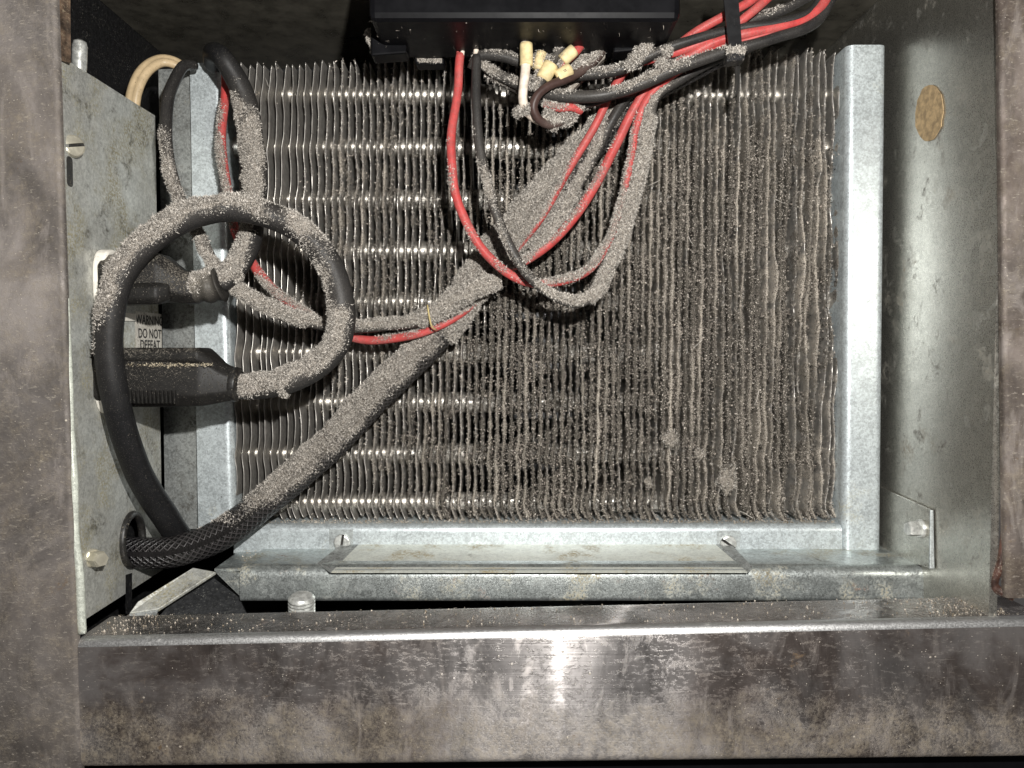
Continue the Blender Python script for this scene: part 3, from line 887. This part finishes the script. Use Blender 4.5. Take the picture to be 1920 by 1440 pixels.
# ================================================================== retaining bracket with two screws
rb_ = empty('retaining_bracket', at(1000, 1075, 14.2), 'long yellowed metal strip with angled ends screwed below the coil', 'bracket')
Yt, Yb = 14.49, 13.10
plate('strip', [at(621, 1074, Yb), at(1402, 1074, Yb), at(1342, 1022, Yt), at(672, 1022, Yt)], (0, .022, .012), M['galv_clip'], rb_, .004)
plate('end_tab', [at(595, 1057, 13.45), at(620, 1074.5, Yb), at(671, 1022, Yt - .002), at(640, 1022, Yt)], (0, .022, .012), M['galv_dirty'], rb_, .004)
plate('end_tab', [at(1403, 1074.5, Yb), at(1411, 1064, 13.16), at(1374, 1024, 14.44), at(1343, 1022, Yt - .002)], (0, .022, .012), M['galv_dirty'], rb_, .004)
plate('fold_shade_line', [at(626, 1069.5, 13.19), at(1397, 1069.5, 13.19), at(1395.5, 1067.5, 13.23), at(628, 1067.5, 13.23)], (0, .008, .003), M['galv'], rb_)  # thin darker plate standing in for the shaded crease of a fold
plate('screw_tab', [at(617, 1040, Yt + .003), at(662, 1026, Yt + .003), at(662, 993, Yt + .003), at(617, 993, Yt + .003)], (0, .03, 0), M['galv'], rb_, .006)
plate('screw_tab', [at(1344, 1026, Yt + .003), at(1388, 1040, Yt + .003), at(1388, 995, Yt + .003), at(1344, 995, Yt + .003)], (0, .03, 0), M['galv'], rb_, .006)
slotted_screw('screw', at(642, 1017, Yt), (0, -1, .0), .155, M['zinc'], rb_, math.radians(80), .06)
slotted_screw('screw', at(1365, 1019, Yt), (0, -1, .0), .155, M['zinc'], rb_, math.radians(-35), .06)

# ================================================================== things on the right wall and behind the panel
pts = []
for k in range(26):
    a = 2 * math.pi * k / 26
    u, v = (1743 + 26 * math.cos(a) + 3 * math.sin(a) - 960) / F, (720 - (212 - 53 * math.sin(a))) / F
    d = Vector((u, CP + v * SP, -SP + v * CP))
    p = d * ((XW - .006) / d.x)
    pts.append(p * (1 + .0016 * random.uniform(-1, 1)))
pts = [Vector((XW - .006, p.y, p.z)) for p in pts]
tag(plate('paper_sticker', pts, (-.012, 0, 0), M['paper'], None), 'torn tan oval paper sticker on the right wall', 'sticker')
o = at(148, 140, 13.5)
tag(lathe('metal_pin', [(.11, 0), (.12, .1), (.12, .46), (.10, .54), (.05, .57)], o, (.08, -.05, 1), M['zinc'], None, 18), 'dull rounded metal pin above the top edge of the left panel', 'pin')

# ================================================================== control housing at the top
hs = empty('control_housing', at(960, 20, 12.7), 'black control housing hanging across the top of the opening', 'housing')
zb = at(960, 36, 12.0).z
hx0, hx1 = at(690, 40, 12.0).x, at(1262, 40, 12.6).x
box('body', (hx0, 12.0, zb), (hx1, 13.62, zb + 1.9), M['housing'], hs, .10)
for (xa, xb, ya, yb, Y) in ((695, 762, 40, 104, 13.0), (770, 850, 30, 66, 12.8), (1150, 1205, 40, 98, 13.1), (1212, 1248, 30, 70, 12.8), (905, 960, 40, 92, 13.3)):
    plate('terminal_block', [at(xa, yb, Y), at(xb, yb - 5, Y), at(xb, ya, Y), at(xa, ya, Y)], (0, .4, 0), M['housing'], hs, .03)
a0 = at(762, 60, 13.5)
plate('mounting_lug', [at(781, 120, 13.64), at(832, 120, 13.64), at(834, 88, 13.64), at(812, 84, 13.64), at(758, 70, 13.64), at(770, 96, 13.64)], (0, .30, 0), M['housing'], hs, .015)
# dusty ledge of the lug
def dusty_plate(name, pts, ext, mat, parent, dust, fuzz, bevel=.01, cuts=5, front=True):
    o = plate(name, pts, ext, mat, parent, bevel)
    a = o.data.attributes.new('dust', 'FLOAT', 'POINT')
    a.data.foreach_set('value', np.full(len(o.data.vertices), dust, dtype=np.float32))
    P = [Vector(p) for p in pts]
    e1, e2 = P[1] - P[0], P[-1] - P[0]
    w = rng.random((fuzz, 2))
    Q = np.array([tuple(P[0])]) + w[:, :1] * np.array([tuple(e1)]) + w[:, 1:] * np.array([tuple(e2)])
    nrm = e1.cross(e2).normalized()
    if nrm.y > 0: nrm = -nrm
    if fuzz: fibres('lint', Q, np.tile(tuple(nrm), (fuzz, 1)), .032, .0055, M['fluff'], o)
    return o
dusty_plate('lug_ledge', [at(785, 117, 13.60), at(829, 117, 13.60), at(829, 97, 13.62), at(775, 97, 13.62)], (0, .03, 0), M['black_dusty_part'], hs, .7, 2200)
dusty_plate('relay_block', [at(972, 170, 13.38), at(1070, 172, 13.38), at(1135, 108, 13.38), at(1136, 60, 13.38), at(975, 60, 13.38)], (0, .2, 0), M['black_dusty_part'], hs, .75, 0)
P = []
for k in range(14000):
    px, py = rng.uniform(975, 1138), rng.uniform(66, 168)
    if py > 168 - max(0, px - 1062) * .95 or rng.random() < .25 * (py < 76): continue
    P.append(tuple(at(px, py, 13.36)))
fibres('lint', P, np.tile([0, -1, 0], (len(P), 1)), .035, .0055, M['fluff'], bpy.data.objects['relay_block'])
dusty_plate('relay_top', [at(970, 72, 13.0), at(1137, 66, 13.0), at(1136, 36, 13.0), at(972, 36, 13.0)], (0, .55, 0), M['black_dusty_part'], hs, .08, 0, .03)

P = [tuple(at(rng.uniform(700, 1250), 36 + abs(rng.normal(0, 14)), 12.02 + rng.random() * .9)) for _ in range(110)]
P = [(x, 12.03 + rng.random() * 1.5, zb - .004) for x, y, z in P]
fibres('lint', P, np.tile([0, -.3, -1], (len(P), 1)), .05, .003, M['fluff_gap'], hs)
# hanging strands of lint
def strand(ctrl, label, fz=2.5):
    o = wire('lint_strand', ctrl, 'wire_black', label, 'lint strand', n=8, step=.04, fuzz=fz, lump=.5, around=1.0)
    return o
strand([(690, 60, 13.2, 4, 1.3), (700, 78, 13.2, 6, 1.3), (709, 90, 13.2, 7, 1.3), (706, 102, 13.2, 4, 1.3)], 'fuzzy grey lint strand hanging at the top left of the black housing')
strand([(1236, 25, 13.0, 5, .5), (1222, 60, 13.0, 6, .9), (1206, 92, 13.0, 8, 1.3), (1190, 112, 13.0, 10, 1.3)], 'fuzzy grey lint strand hanging above the wire bundle at the top')

# ================================================================== power cords
def loft(name, secs, mat, parent, dustf=None, bevel=.03):
    """secs: (px, py, Y, half height px, half depth units, chamfer) -> a moulded body along the plug"""
    V, Fc, D = [], [], []
    n = None
    for (px, py, Y, hh, hd, ch) in secs:
        c = at(px, py, Y); h = hh * Y / F
        cr = min(h, hd) * ch
        prof = [(-hd + cr, -h), (hd - cr, -h), (hd, -h + cr), (hd, h - cr), (hd - cr, h), (-hd + cr * 1.0, h), (-hd, h - cr), (-hd, -h + cr)]
        n = len(prof)
        for (y, z) in prof:
            V.append((c.x, c.y + y, c.z + z)); D.append(dustf if dustf is not None else .4)
    for i in range(len(secs) - 1):
        for k in range(n):
            Fc.append((i * n + k, i * n + (k + 1) % n, (i + 1) * n + (k + 1) % n, (i + 1) * n + k))
    Fc.append(tuple(range(n))[::-1]); Fc.append(tuple((len(secs) - 1) * n + k for k in range(n)))
    bm = bmesh.new()
    me = bpy.data.meshes.new('t'); me.from_pydata(V, [], Fc); bm.from_mesh(me); bpy.data.meshes.remove(me)
    bmesh.ops.recalc_face_normals(bm, faces=bm.faces)
    bmesh.ops.bevel(bm, geom=[e for e in bm.edges if e.calc_face_angle(0) > .25], offset=bevel, segments=3, affect='EDGES', profile=.5)
    bmesh.ops.subdivide_edges(bm, edges=[e for e in bm.edges if e.calc_length() > .4], cuts=4, use_grid_fill=True)
    dl = bm.verts.layers.float.new('dust')
    for v in bm.verts:
        v[dl] = max(0, min(1, (dustf or .3) * (.45 + 1.2 * max(0, v.normal.dot(DUSTDIR)) + 1.2 * nz(v.co, 2.2))))
    P = [(tuple(v.co), tuple(v.normal), v[dl]) for v in bm.verts]
    o = from_bm(name, bm, mat, parent, True)
    o.data.set_sharp_from_angle(angle=math.radians(30))
    return o

# --- lower plug and the looping cord
cd = empty('power_cord', at(320, 700, 12.7), 'thick black power cord making a dusty loop from the lower plug', 'power cord')
loft('plug', [(198, 708, 12.60, 54, .40, .45), (300, 707, 12.62, 55, .40, .45), (388, 706, 12.66, 54, .37, .45), (404, 711, 12.67, 46, .33, .5), (424, 718, 12.68, 35, .26, .55), (440, 720, 12.70, 31, .24, .6)], M['plug'], cd, .22, .035)
# raised upper half of the moulding
loft('plug_ridge', [(200, 667, 12.42, 15, .24, .5), (380, 667, 12.46, 15, .24, .5), (412, 690, 12.56, 10, .12, .5)], M['plug'], cd, .26, .03)
lathe('strain_relief', [(.20, 0), (.27, .02), (.285, .07), (.27, .12), (.20, .15)], at(434, 720, 12.70), (1, 0, -.08), M['grommet'], cd, 22)
tube('cable', [(430, 722, 12.72, 21.3, .9), (470, 727, 12.74, 22.4, 1.15), (530, 720, 12.76, 23.5, 1.2), (590, 692, 12.78, 23.5, 1.15), (628, 650, 12.78, 23.5, 1.05), (642, 600, 12.76, 23.5, .85), (637, 545, 12.72, 23.5, .70),
               (610, 480, 12.62, 23.5, .55), (560, 432, 12.5, 23.5, .50), (495, 403, 12.4, 23.5, .62), (425, 394, 12.3, 23.5, .62), (355, 405, 12.2, 24.6, .95), (292, 440, 12.1, 24.6, 1.1), (243, 492, 12.02, 24.6, .85),
               (213, 555, 11.96, 24.6, .55), (205, 640, 11.98, 25.2, .28), (211, 730, 12.1, 25.2, .13), (230, 810, 12.35, 24.6, .10), (262, 890, 12.8, 24.6, .08), (300, 955, 13.3, 24.6, .08), (332, 1003, 13.75, 23.5, .06), (350, 1030, 14.0, 22.4, .05)],
     M['cord'], cd, n=18, fuzz=1.25, lump=.16)

bm = bmesh.new()
for k in range(13):
    c = at(238 + k * 7.5, 744, 12.20)
    m = bmesh.ops.create_cube(bm, size=1, matrix=Matrix.Translation(c) @ Matrix.Diagonal((.026, .05, .20, 1)))
from_bm('grip_ribs', bm, M['plug'], cd)
P = []
for _ in range(700):
    p = at(rng.uniform(205, 400), 684 + rng.normal(0, 1.8), 12.19 + rng.random() * .06); P.append(tuple(p))
crumbs('dust_line', P, .011, fibre_mat('tan_crumbs', (.22, .18, .12), (.56, .49, .37)), cd)
# --- upper plug, whose cord goes up behind the loop
cd2 = empty('power_cord', at(300, 530, 12.7), 'black power cord running from the upper plug up to the ceiling', 'power cord')
loft('plug', [(205, 527, 12.60, 46, .38, .45), (270, 524, 12.62, 46, .38, .45), (310, 522, 12.64, 44, .36, .45), (330, 530, 12.66, 36, .30, .5), (352, 540, 12.67, 30, .24, .55), (372, 541, 12.68, 28, .22, .55)], M['plug'], cd2, .30, .035)
loft('plug_ridge', [(214, 552, 12.30, 20, .16, .5), (300, 550, 12.34, 20, .16, .5), (322, 546, 12.44, 14, .10, .5)], M['plug'], cd2, .16, .03)
tube('strain_relief', [(365, 541, 12.68, 27, .7), (385, 540, 12.68, 27, .75), (402, 537, 12.69, 29, .6), (414, 533, 12.70, 31, .3), (419, 531, 12.70, 24, .1)], M['plug'], cd2, n=18, ridge=(.07, 34), lump=.12, step=.02, fuzz=1.0, around=.5)
tube('cable', [(410, 534, 12.72, 18.7, 1.0), (432, 516, 12.8, 18.7, 1.25), (452, 488, 12.95, 19.8, 1.0), (466, 455, 13.1, 20.9, .35), (476, 400, 13.35, 20.9, .5), (480, 340, 13.6, 20.9, 1.0), (474, 270, 13.75, 20.9, 1.1), (460, 200, 13.8, 20.9, .85), (440, 145, 13.7, 19.8, .35), (418, 108, 13.6, 18.7, .12), (402, 98, 13.9, 18.7, .08), (400, 118, 14.4, 18.7, .05)],
     M['cord'], cd2, n=18, fuzz=1.15, lump=.16)

# ================================================================== single wires
wire('twin_cord', [(246, 215, 14.9, 14, 0), (252, 172, 14.9, 14, 0), (272, 132, 15.0, 14, 0), (306, 113, 15.2, 13, 0), (338, 122, 15.3, 12, 0), (362, 150, 15.5, 12, 0)], 'cream',
     'cream twin cord arching over the top of the left panel', 'cord', fuzz=0, flat=.62, groove=.22, n=20)
# --- long thin pair at the left
wire('wire', [(366, 122, 14.3, 9, 0), (345, 124, 14.1, 10, .0), (322, 165, 13.8, 11, .08), (312, 235, 13.5, 11, .2), (318, 310, 13.3, 11, .55), (342, 385, 13.1, 11, .75), (376, 450, 13.0, 11, 1.0), (415, 512, 12.9, 11, 1.25), (468, 556, 13.0, 11, 1.3), (530, 586, 13.2, 11.5, 1.3), (600, 606, 13.5, 11, 1.15), (660, 614, 13.8, 11, .8), (730, 609, 13.9, 11, .85), (790, 596, 13.8, 13, 1.2), (850, 567, 13.75, 14, 1.3), (900, 538, 13.75, 13, 1.3), (934, 524, 13.8, 12, 1.3)], 'wire_black',
     'thin black wire hanging in a long lint-covered curve from the top left', fuzz=1.25, lump=.22)
wire('wire', [(420, 118, 14.35, 8, 0), (424, 160, 14.25, 9, .1), (418, 220, 14.15, 9, .45), (417, 290, 14.1, 9.5, .7), (427, 360, 14.05, 9, .75), (445, 440, 14.0, 9, .4), (472, 492, 13.95, 10, .15), (505, 535, 13.9, 10, .85), (555, 576, 13.9, 10, .6), (612, 612, 14.0, 10, .7), (665, 633, 14.1, 9, .15), (735, 634, 14.0, 9, .3), (800, 622, 13.9, 8, .35), (850, 600, 13.95, 7, .5), (890, 570, 14.1, 7, .9)], 'wire_red',
     'thin red wire running down by the left end plate, then under the dusty black wire', fuzz=1.0, lump=.2, n=12)
# --- braided sheath
wire('braided_sleeve', [(200, 1034, 13.45, 29, .1), (262, 1037, 13.45, 29, .12), (330, 1032, 13.5, 30, .15), (400, 1008, 13.75, 30, .2), (470, 962, 14.0, 30, .28), (540, 905, 14.2, 30, .6), (605, 850, 14.3, 30, .95), (665, 785, 14.32, 30, 1.15), (730, 718, 14.3, 30, 1.15), (800, 652, 14.28, 28, 1.1), (850, 590, 14.28, 30, 1.3), (900, 515, 14.28, 31, 1.3), (960, 440, 14.26, 32, 1.3), (1020, 372, 14.25, 32, 1.3), (1075, 305, 14.2, 31, 1.0), (1130, 245, 14.1, 28, .6), (1185, 190, 13.9, 26, .4), (1240, 160, 13.75, 23, .2), (1300, 128, 13.6, 21, .1), (1360, 100, 13.5, 19, .1), (1420, 72, 13.6, 17, 0)], 'braid',
     'lint-coated black braided sleeve crossing the coil from the panel hole up to the right', 'cable sleeve', fuzz=1.25, lump=.14, n=20)
wire('yellow_strand', [(800, 572, 13.62, 1.6, 0), (803, 592, 13.56, 1.8, 0), (808, 612, 13.62, 1.8, 0), (816, 618, 13.72, 1.5, 0)], 'twine', 'short yellow strand tied round the dusty wires beside the sleeve', 'strand', fuzz=0, n=6, lump=0)
# --- the drooping loop pair from the top centre
wire('wire', [(864, 104, 13.3, 9, .02), (858, 160, 13.28, 9, .05), (850, 220, 13.25, 9, .06), (845, 290, 13.2, 9.5, .28), (852, 355, 13.2, 9.5, .35), (872, 415, 13.2, 9.5, .25), (905, 470, 13.25, 9.5, .5), (950, 512, 13.35, 9.5, .55), (1000, 530, 13.4, 9, .45), (1055, 527, 13.4, 9, .8), (1105, 502, 13.4, 9, .75), (1140, 455, 13.4, 9, .95), (1164, 390, 13.4, 9, .75), (1180, 310, 13.4, 8.5, .5), (1192, 240, 13.35, 8.5, .3), (1212, 185, 13.3, 8.5, .2), (1260, 140, 13.2, 8.5, .2), (1330, 100, 13.0, 9, .1), (1400, 76, 12.9, 9, .1), (1480, 50, 12.8, 9, .05), (1535, 22, 12.8, 9, .03), (1560, -20, 12.9, 9, 0)], 'wire_red',
     'red wire drooping in the widest loop from the top centre in front of the coil', fuzz=.9, lump=.16)
wire('wire', [(895, 104, 13.2, 8.5, .05), (893, 170, 13.15, 9, .12), (895, 240, 13.1, 9, .25), (906, 320, 13.05, 9, .45), (928, 400, 13.0, 9, .45), (958, 465, 13.0, 9, .38), (995, 520, 13.05, 9, .40), (1045, 557, 13.15, 9.5, .7), (1085, 567, 13.25, 10, 1.1), (1115, 548, 13.3, 10, 1.3), (1146, 492, 13.32, 10, 1.3), (1180, 400, 13.34, 10, 1.3), (1203, 310, 13.34, 10.5, 1.3), (1214, 235, 13.3, 11, 1.3), (1228, 180, 13.3, 10, .9), (1275, 150, 13.3, 9, .3), (1340, 112, 13.2, 9, .1), (1400, 90, 13.1, 9, .1)], 'wire_black',
     'black wire drooping lowest in front of the coil, furred grey on its right side', fuzz=1.2, lump=.2)
# --- straighter diagonals inside the loop
wire('wire', [(930, 508, 13.95, 8.5, 1.0), (975, 495, 13.75, 9, .9), (1030, 458, 13.65, 9.5, .55), (1080, 402, 13.6, 10, .35), (1122, 335, 13.55, 10, .3), (1158, 265, 13.5, 10, .22), (1188, 205, 13.4, 9.5, .12), (1215, 165, 13.3, 9, .3), (1270, 120, 13.1, 9, .35), (1330, 85, 12.95, 10, .1), (1390, 65, 12.85, 10, .05), (1450, 52, 12.8, 10, .08), (1510, 35, 12.78, 10, .05), (1545, 8, 12.78, 10, .03), (1560, -30, 12.9, 10, 0)], 'wire_red',
     'red wire running diagonally up inside the loop, the middle of the three reds', fuzz=.9, lump=.14)
wire('wire', [(940, 505, 14.35, 4, .9), (975, 462, 14.12, 6.5, .9), (1020, 400, 13.95, 7.5, .8), (1055, 340, 13.85, 8, .55), (1090, 280, 13.75, 8.5, .15), (1125, 218, 13.65, 8.5, .12), (1152, 165, 13.5, 8.5, .1), (1180, 128, 13.3, 8.5, .2), (1230, 108, 13.15, 8.5, .3), (1290, 92, 13.0, 9, .1), (1360, 60, 12.9, 9, .05), (1410, 25, 12.8, 9, 0), (1450, -10, 12.8, 9, 0)], 'wire_red',
     'red wire running diagonally up inside the loop, the shortest and leftmost of the reds', fuzz=.9, lump=.16)
wire('wire', [(1000, 470, 14.0, 9, 1.3), (1040, 420, 13.9, 9.5, 1.3), (1080, 355, 13.8, 10, 1.2), (1115, 290, 13.75, 10, .6), (1150, 225, 13.7, 9.5, .25), (1185, 170, 13.5, 9, .25), (1230, 132, 13.3, 9, .3), (1300, 100, 13.1, 9, .1), (1370, 75, 13.0, 9, .05)], 'wire_black',
     'black wire lying between the diagonal red wires, furred grey at its lower end', fuzz=1.2, lump=.22)
# --- harness across the top
wire('wire', [(885, 130, 13.3, 9, .2), (900, 106, 13.25, 10, .25), (940, 104, 13.2, 10, .3), (985, 118, 13.2, 10, .3), (1040, 136, 13.2, 10, .25), (1100, 142, 13.2, 10, .35), (1160, 132, 13.1, 10, .3), (1215, 108, 13.0, 9.5, .4), (1290, 78, 12.9, 9, .1), (1380, 54, 12.85, 9, .05), (1460, 42, 12.8, 9, .05), (1520, 22, 12.8, 9, 0), (1545, -15, 12.9, 9, 0)], 'wire_black',
     'black harness wire arching over the top of the drooping pair, uppermost of the harness', fuzz=.9, lump=.14, group=None)
wire('wire', [(903, 118, 13.32, 9, .5), (922, 132, 13.3, 10, .6), (955, 150, 13.25, 10, .45), (1000, 168, 13.2, 10, .3), (1050, 182, 13.1, 11, .35), (1110, 182, 13.0, 11.5, .35), (1170, 168, 12.95, 11.5, .35), (1230, 146, 12.9, 11.5, .45), (1300, 118, 12.85, 11, .4), (1370, 92, 12.8, 10.5, .25), (1440, 76, 12.75, 10, .08), (1500, 58, 12.75, 10, .05), (1540, 30, 12.8, 10, .03), (1566, -12, 12.9, 10, 0)], 'wire_black',
     'thick black harness wire crossing below the terminals and over the red wires', fuzz=1.0, lump=.14)
wire('wire', [(912, 140, 13.5, 8, .6), (940, 152, 13.45, 8.5, .7), (985, 172, 13.4, 8.5, .4), (1030, 192, 13.35, 8.5, .2), (1090, 196, 13.3, 8.5, .2), (1150, 180, 13.3, 8.5, .2), (1220, 168, 13.4, 9, .1), (1300, 130, 13.3, 9, .1), (1360, 96, 13.1, 9, .05)], 'wire_black',
     'thin black harness wire tucked behind the thick one, lowest of the harness', fuzz=1.0, lump=.14)
wire('wire', [(1225, 118, 13.35, 7, .3), (1262, 92, 13.25, 9, .2), (1310, 58, 13.1, 9, .1), (1360, 30, 13.0, 9, .1), (1410, 0, 12.95, 9, 0), (1440, -30, 12.95, 9, 0)], 'wire_red', 'short red wire end at the very top right inside the cable tie', fuzz=.6)
wire('wire', [(1330, 78, 13.15, 9, .15), (1400, 42, 13.05, 9, .4), (1460, 22, 13.0, 9, .3), (1520, -10, 13.0, 9, .1)], 'wire_black', 'dusty black wire at the top right between the red wires of the bundle', fuzz=.8)
# --- fine stripped leads at the top centre
for (c, mt, lb_) in (([(861, 110, 13.3, 3.5, 0), (859, 80, 13.25, 3.5, 0), (868, 50, 13.2, 3.5, 0), (876, 25, 13.2, 3.5, 0)], 'wire_red', 'fine red lead above the drooping red wire'),
                     ([(867, 108, 13.28, 4, 0), (870, 80, 13.24, 4, 0), (875, 50, 13.2, 4, 0), (878, 25, 13.2, 4, 0)], 'white_wire', 'fine white lead beside the fine red lead'),
                     ([(891, 104, 13.2, 5, 0), (892, 82, 13.18, 5, 0), (890, 60, 13.18, 4, 0), (886, 30, 13.18, 4, 0)], 'white_wire', 'fine white lead above the drooping black wire'),
                     ([(888, 78, 13.25, 4, 0), (888, 55, 13.22, 4, 0), (910, 60, 13.3, 3.5, 0), (935, 85, 13.4, 3.5, 0), (955, 102, 13.5, 3.5, 0)], 'wire_red', 'fine dark red lead curving right towards the relay')):
    wire('lead', c, mt, lb_, 'lead', fuzz=0, n=8, lump=0)

# ================================================================== terminals: marked sleeves and their short wires
def sleeve(p0, p1, r, label_mark=None, dust=.05, parent=None):
    """short open tube slipped over a wire"""
    return tube('sleeve', [(*p0, r, dust), ((p0[0] + p1[0]) / 2, (p0[1] + p1[1]) / 2, (p0[2] + p1[2]) / 2, r * 1.01, dust), (*p1, r, dust)], M['sleeve'], parent, n=16, fuzz=.7, lump=.06, step=.04)
t1 = wire('wire', [(985, 66, 12.95, 8, 0), (986, 95, 12.88, 9, 0), (985, 130, 12.85, 9, .02), (981, 165, 12.85, 8.5, .02), (981, 192, 12.9, 8.5, .25), (990, 212, 13.0, 8.5, .5), (1008, 225, 13.1, 8, .1), (1030, 228, 13.25, 8, .6)], 'white_wire',
          'white wire with a tall cream sleeve curling under the terminals', fuzz=.8)
sleeve((986, 84, 12.87), (985, 124, 12.85), 12, dust=.0, parent=t1)
t2 = wire('wire', [(1135, 84, 13.35, 10, 1.0), (1122, 104, 13.3, 10, .6), (1096, 126, 13.15, 9, .35), (1062, 146, 13.0, 8.5, .05), (1030, 160, 12.9, 8, .03), (1008, 178, 12.86, 8, .03), (1000, 202, 12.88, 8.5, .02), (1010, 224, 12.95, 8, .05), (1030, 235, 13.05, 7.5, .4), (1060, 226, 13.2, 7, 1.0)], 'wire_brown',
          'brown wire curling in a hook below the marked terminal sleeves', fuzz=1.0)
s2 = sleeve((1043, 146, 12.96), (1068, 131, 13.0), 12.5, dust=.05, parent=t2)
t3 = wire('wire', [(1022, 108, 13.05, 8, .8), (1014, 126, 13.0, 8, .3), (1008, 144, 13.05, 8, .6), (1004, 165, 13.15, 8, .9)], 'wire_black', 'stub of wire in a small cream sleeve beside the tall one', fuzz=1.0)
sleeve((1018, 98, 13.02), (1008, 130, 12.98), 10, dust=.35, parent=t3)
t4 = wire('wire', [(1055, 82, 13.2, 8, .8), (1036, 116, 13.0, 8, .5), (1020, 146, 12.95, 8, .3), (1006, 172, 12.95, 8, .6)], 'wire_black', 'stub of wire in the clean slanted cream sleeve in the middle of the terminals', fuzz=1.0)
sleeve((1033, 119, 12.93), (1019, 148, 12.93), 14, dust=.03, parent=t4)
t5 = wire('wire', [(1096, 72, 13.15, 9, .45), (1085, 88, 13.1, 9.5, .35), (1068, 106, 13.05, 9, .4), (1046, 126, 13.1, 8, .7)], 'wire_red', 'faded red wire stub in the upper cream terminal sleeve', fuzz=1.0)
sleeve((1078, 96, 13.03), (1054, 116, 13.03), 12, dust=.18, parent=t5)
wire('wire', [(1128, 60, 13.35, 10, 1.0), (1122, 80, 13.35, 11, .7), (1128, 100, 13.4, 9, 1.0)], 'wire_red', 'furred red wire stub at the right end of the relay', fuzz=1.2)
wire('wire', [(1020, 196, 13.2, 9, .9), (1050, 203, 13.15, 9, .6), (1072, 201, 13.15, 8, .25), (1090, 208, 13.25, 8, 1.0)], 'wire_red', 'faded red wire end in the lint below the terminals', fuzz=1.3)
for (px, py, tx) in ((1049, 144, '2'), (1061, 136, '=')):
    p = at(px, py, 12.865)
    text_mesh('lettering', tx, .10, M['ink'], s2, p, (.85, .1, .45), (-.4, 0, .9), 1, .001, 'CENTER')
# fluffy lint caught under the terminals
def lint_mass(label, blobs, n):
    o = None
    bm = bmesh.new(); P = []; N = []
    for (px, py, Y, r) in blobs:
        c = at(px, py, Y)
        m = bmesh.ops.create_icosphere(bm, subdivisions=2, radius=1)
        for v in m['verts']:
            d = v.co.normalized(); k = r * Y / F * (1 + .5 * noise.noise(d * 2 + c * 3))
            v.co = c + d * k
            P.append(tuple(v.co)); N.append(tuple(d))
    o = from_bm('lint_tuft', bm, M['lint'], None, True)
    ix = rng.integers(0, len(P), n)
    fibres('lint', np.array(P)[ix] + rng.normal(0, .02, (n, 3)), np.array(N)[ix], .036, .005, M['fluff'], o)
    return tag(o, label, 'lint tuft')
lint_mass('fuzzy lint tuft hanging under the hooked brown wire', [(1040, 226, 13.2, 9), (1058, 224, 13.2, 10), (1036, 236, 13.15, 6), (1072, 218, 13.25, 8), (1030, 214, 13.2, 8)], 9000)
lint_mass('small lint tuft at the bend of the white wire', [(980, 206, 12.95, 7), (970, 210, 12.95, 5), (990, 204, 12.9, 6)], 3500)
lint_mass('lint tuft where the wires cross above the harness', [(1188, 112, 12.85, 8), (1198, 100, 12.9, 8), (1182, 122, 12.9, 6), (1240, 118, 12.75, 7), (1252, 96, 12.85, 6)], 8000)

# ================================================================== cable tie
ct = empty('cable_tie', at(1378, 100, 12.7), 'black nylon cable tie strapped round the wire bundle at the top right', 'cable tie')
bent('strap', [at(1352, -40, 12.62), at(1352, -40, 12.62) + Vector((.24, 0, 0))], [at(1366, 96, 12.60), at(1366, 96, 12.60) + Vector((.21, 0, 0))], .01, .03, M['tie'], ct)
plate('head', [at(1362, 116, 12.56), at(1398, 112, 12.56), at(1396, 90, 12.56), at(1364, 92, 12.56)], (0, .26, 0), M['tie'], ct, .03)
tube('tail', [(1382, 110, 12.75, 5, .2), (1381, 150, 13.1, 5, .4), (1378, 182, 13.4, 5, .8)], M['tie'], ct, n=8, flat=.4)
for nm in ('strap', 'head'):
    o = bpy.data.objects[nm]
    a = o.data.attributes.new('dust', 'FLOAT', 'POINT')
    a.data.foreach_set('value', np.full(len(o.data.vertices), .12 if nm == 'strap' else .35, dtype=np.float32))
P = [tuple(at(rng.uniform(1362, 1398), rng.uniform(88, 100), 12.56)) for _ in range(1200)]
fibres('lint', P, np.tile([0, -.5, .6], (len(P), 1)), .04, .006, M['fluff'], bpy.data.objects['head'])

# ================================================================== crumbs
P = []
while len(P) < 5200:
    px = rng.uniform(450, 1735); Y = rng.uniform(13.45, 14.5)
    x = (px - 960) / F * Y
    dens = .25 + .75 * sm(1330, 1400, px) * (1 - sm(1560, 1640, px)) + .3 * sm(520, 600, px) * (1 - sm(600, 680, px))
    if rng.random() < dens: P.append((x, Y, zt + .012))
crumbs('crumbs', P, .0135, M['crumb'], pan)
P = []
while len(P) < 1500:
    px = rng.uniform(160, 1910); f = rng.random()
    A = rl[2].lerp(rr_[2], (px - 146) / (1962 - 146)); 
    dens = .12 + .9 * sm(1700, 1850, px) + .6 * (1 - sm(180, 330, px))
    if rng.random() < dens: P.append((A.x, Yf + .1 + f * .9, A.z + .02))
crumbs('crumbs', P, .013, M['crumb'], fr)
P = []
while len(P) < 1800:
    px = rng.uniform(450, 1570)
    p = at(px, 985, 14.6); P.append((p.x, rng.uniform(14.58, 14.82), p.z + .045 + abs(rng.normal(0, .012))))
crumbs('crumbs', P, .014, M['crumb'], coil)

# ================================================================== groups of look-alikes
GR = {'wire': 'wires of the harness', 'lead': 'fine stripped leads', 'lint clump': 'lint clumps on the coil', 'lint tuft': 'lint tufts on the wiring', 'lint strand': 'hanging lint strands', 'power cord': 'power cords at the left panel'}
for o in list(C.objects):
    if o.parent is None and o.get('category') in GR: o['group'] = GR[o['category']]
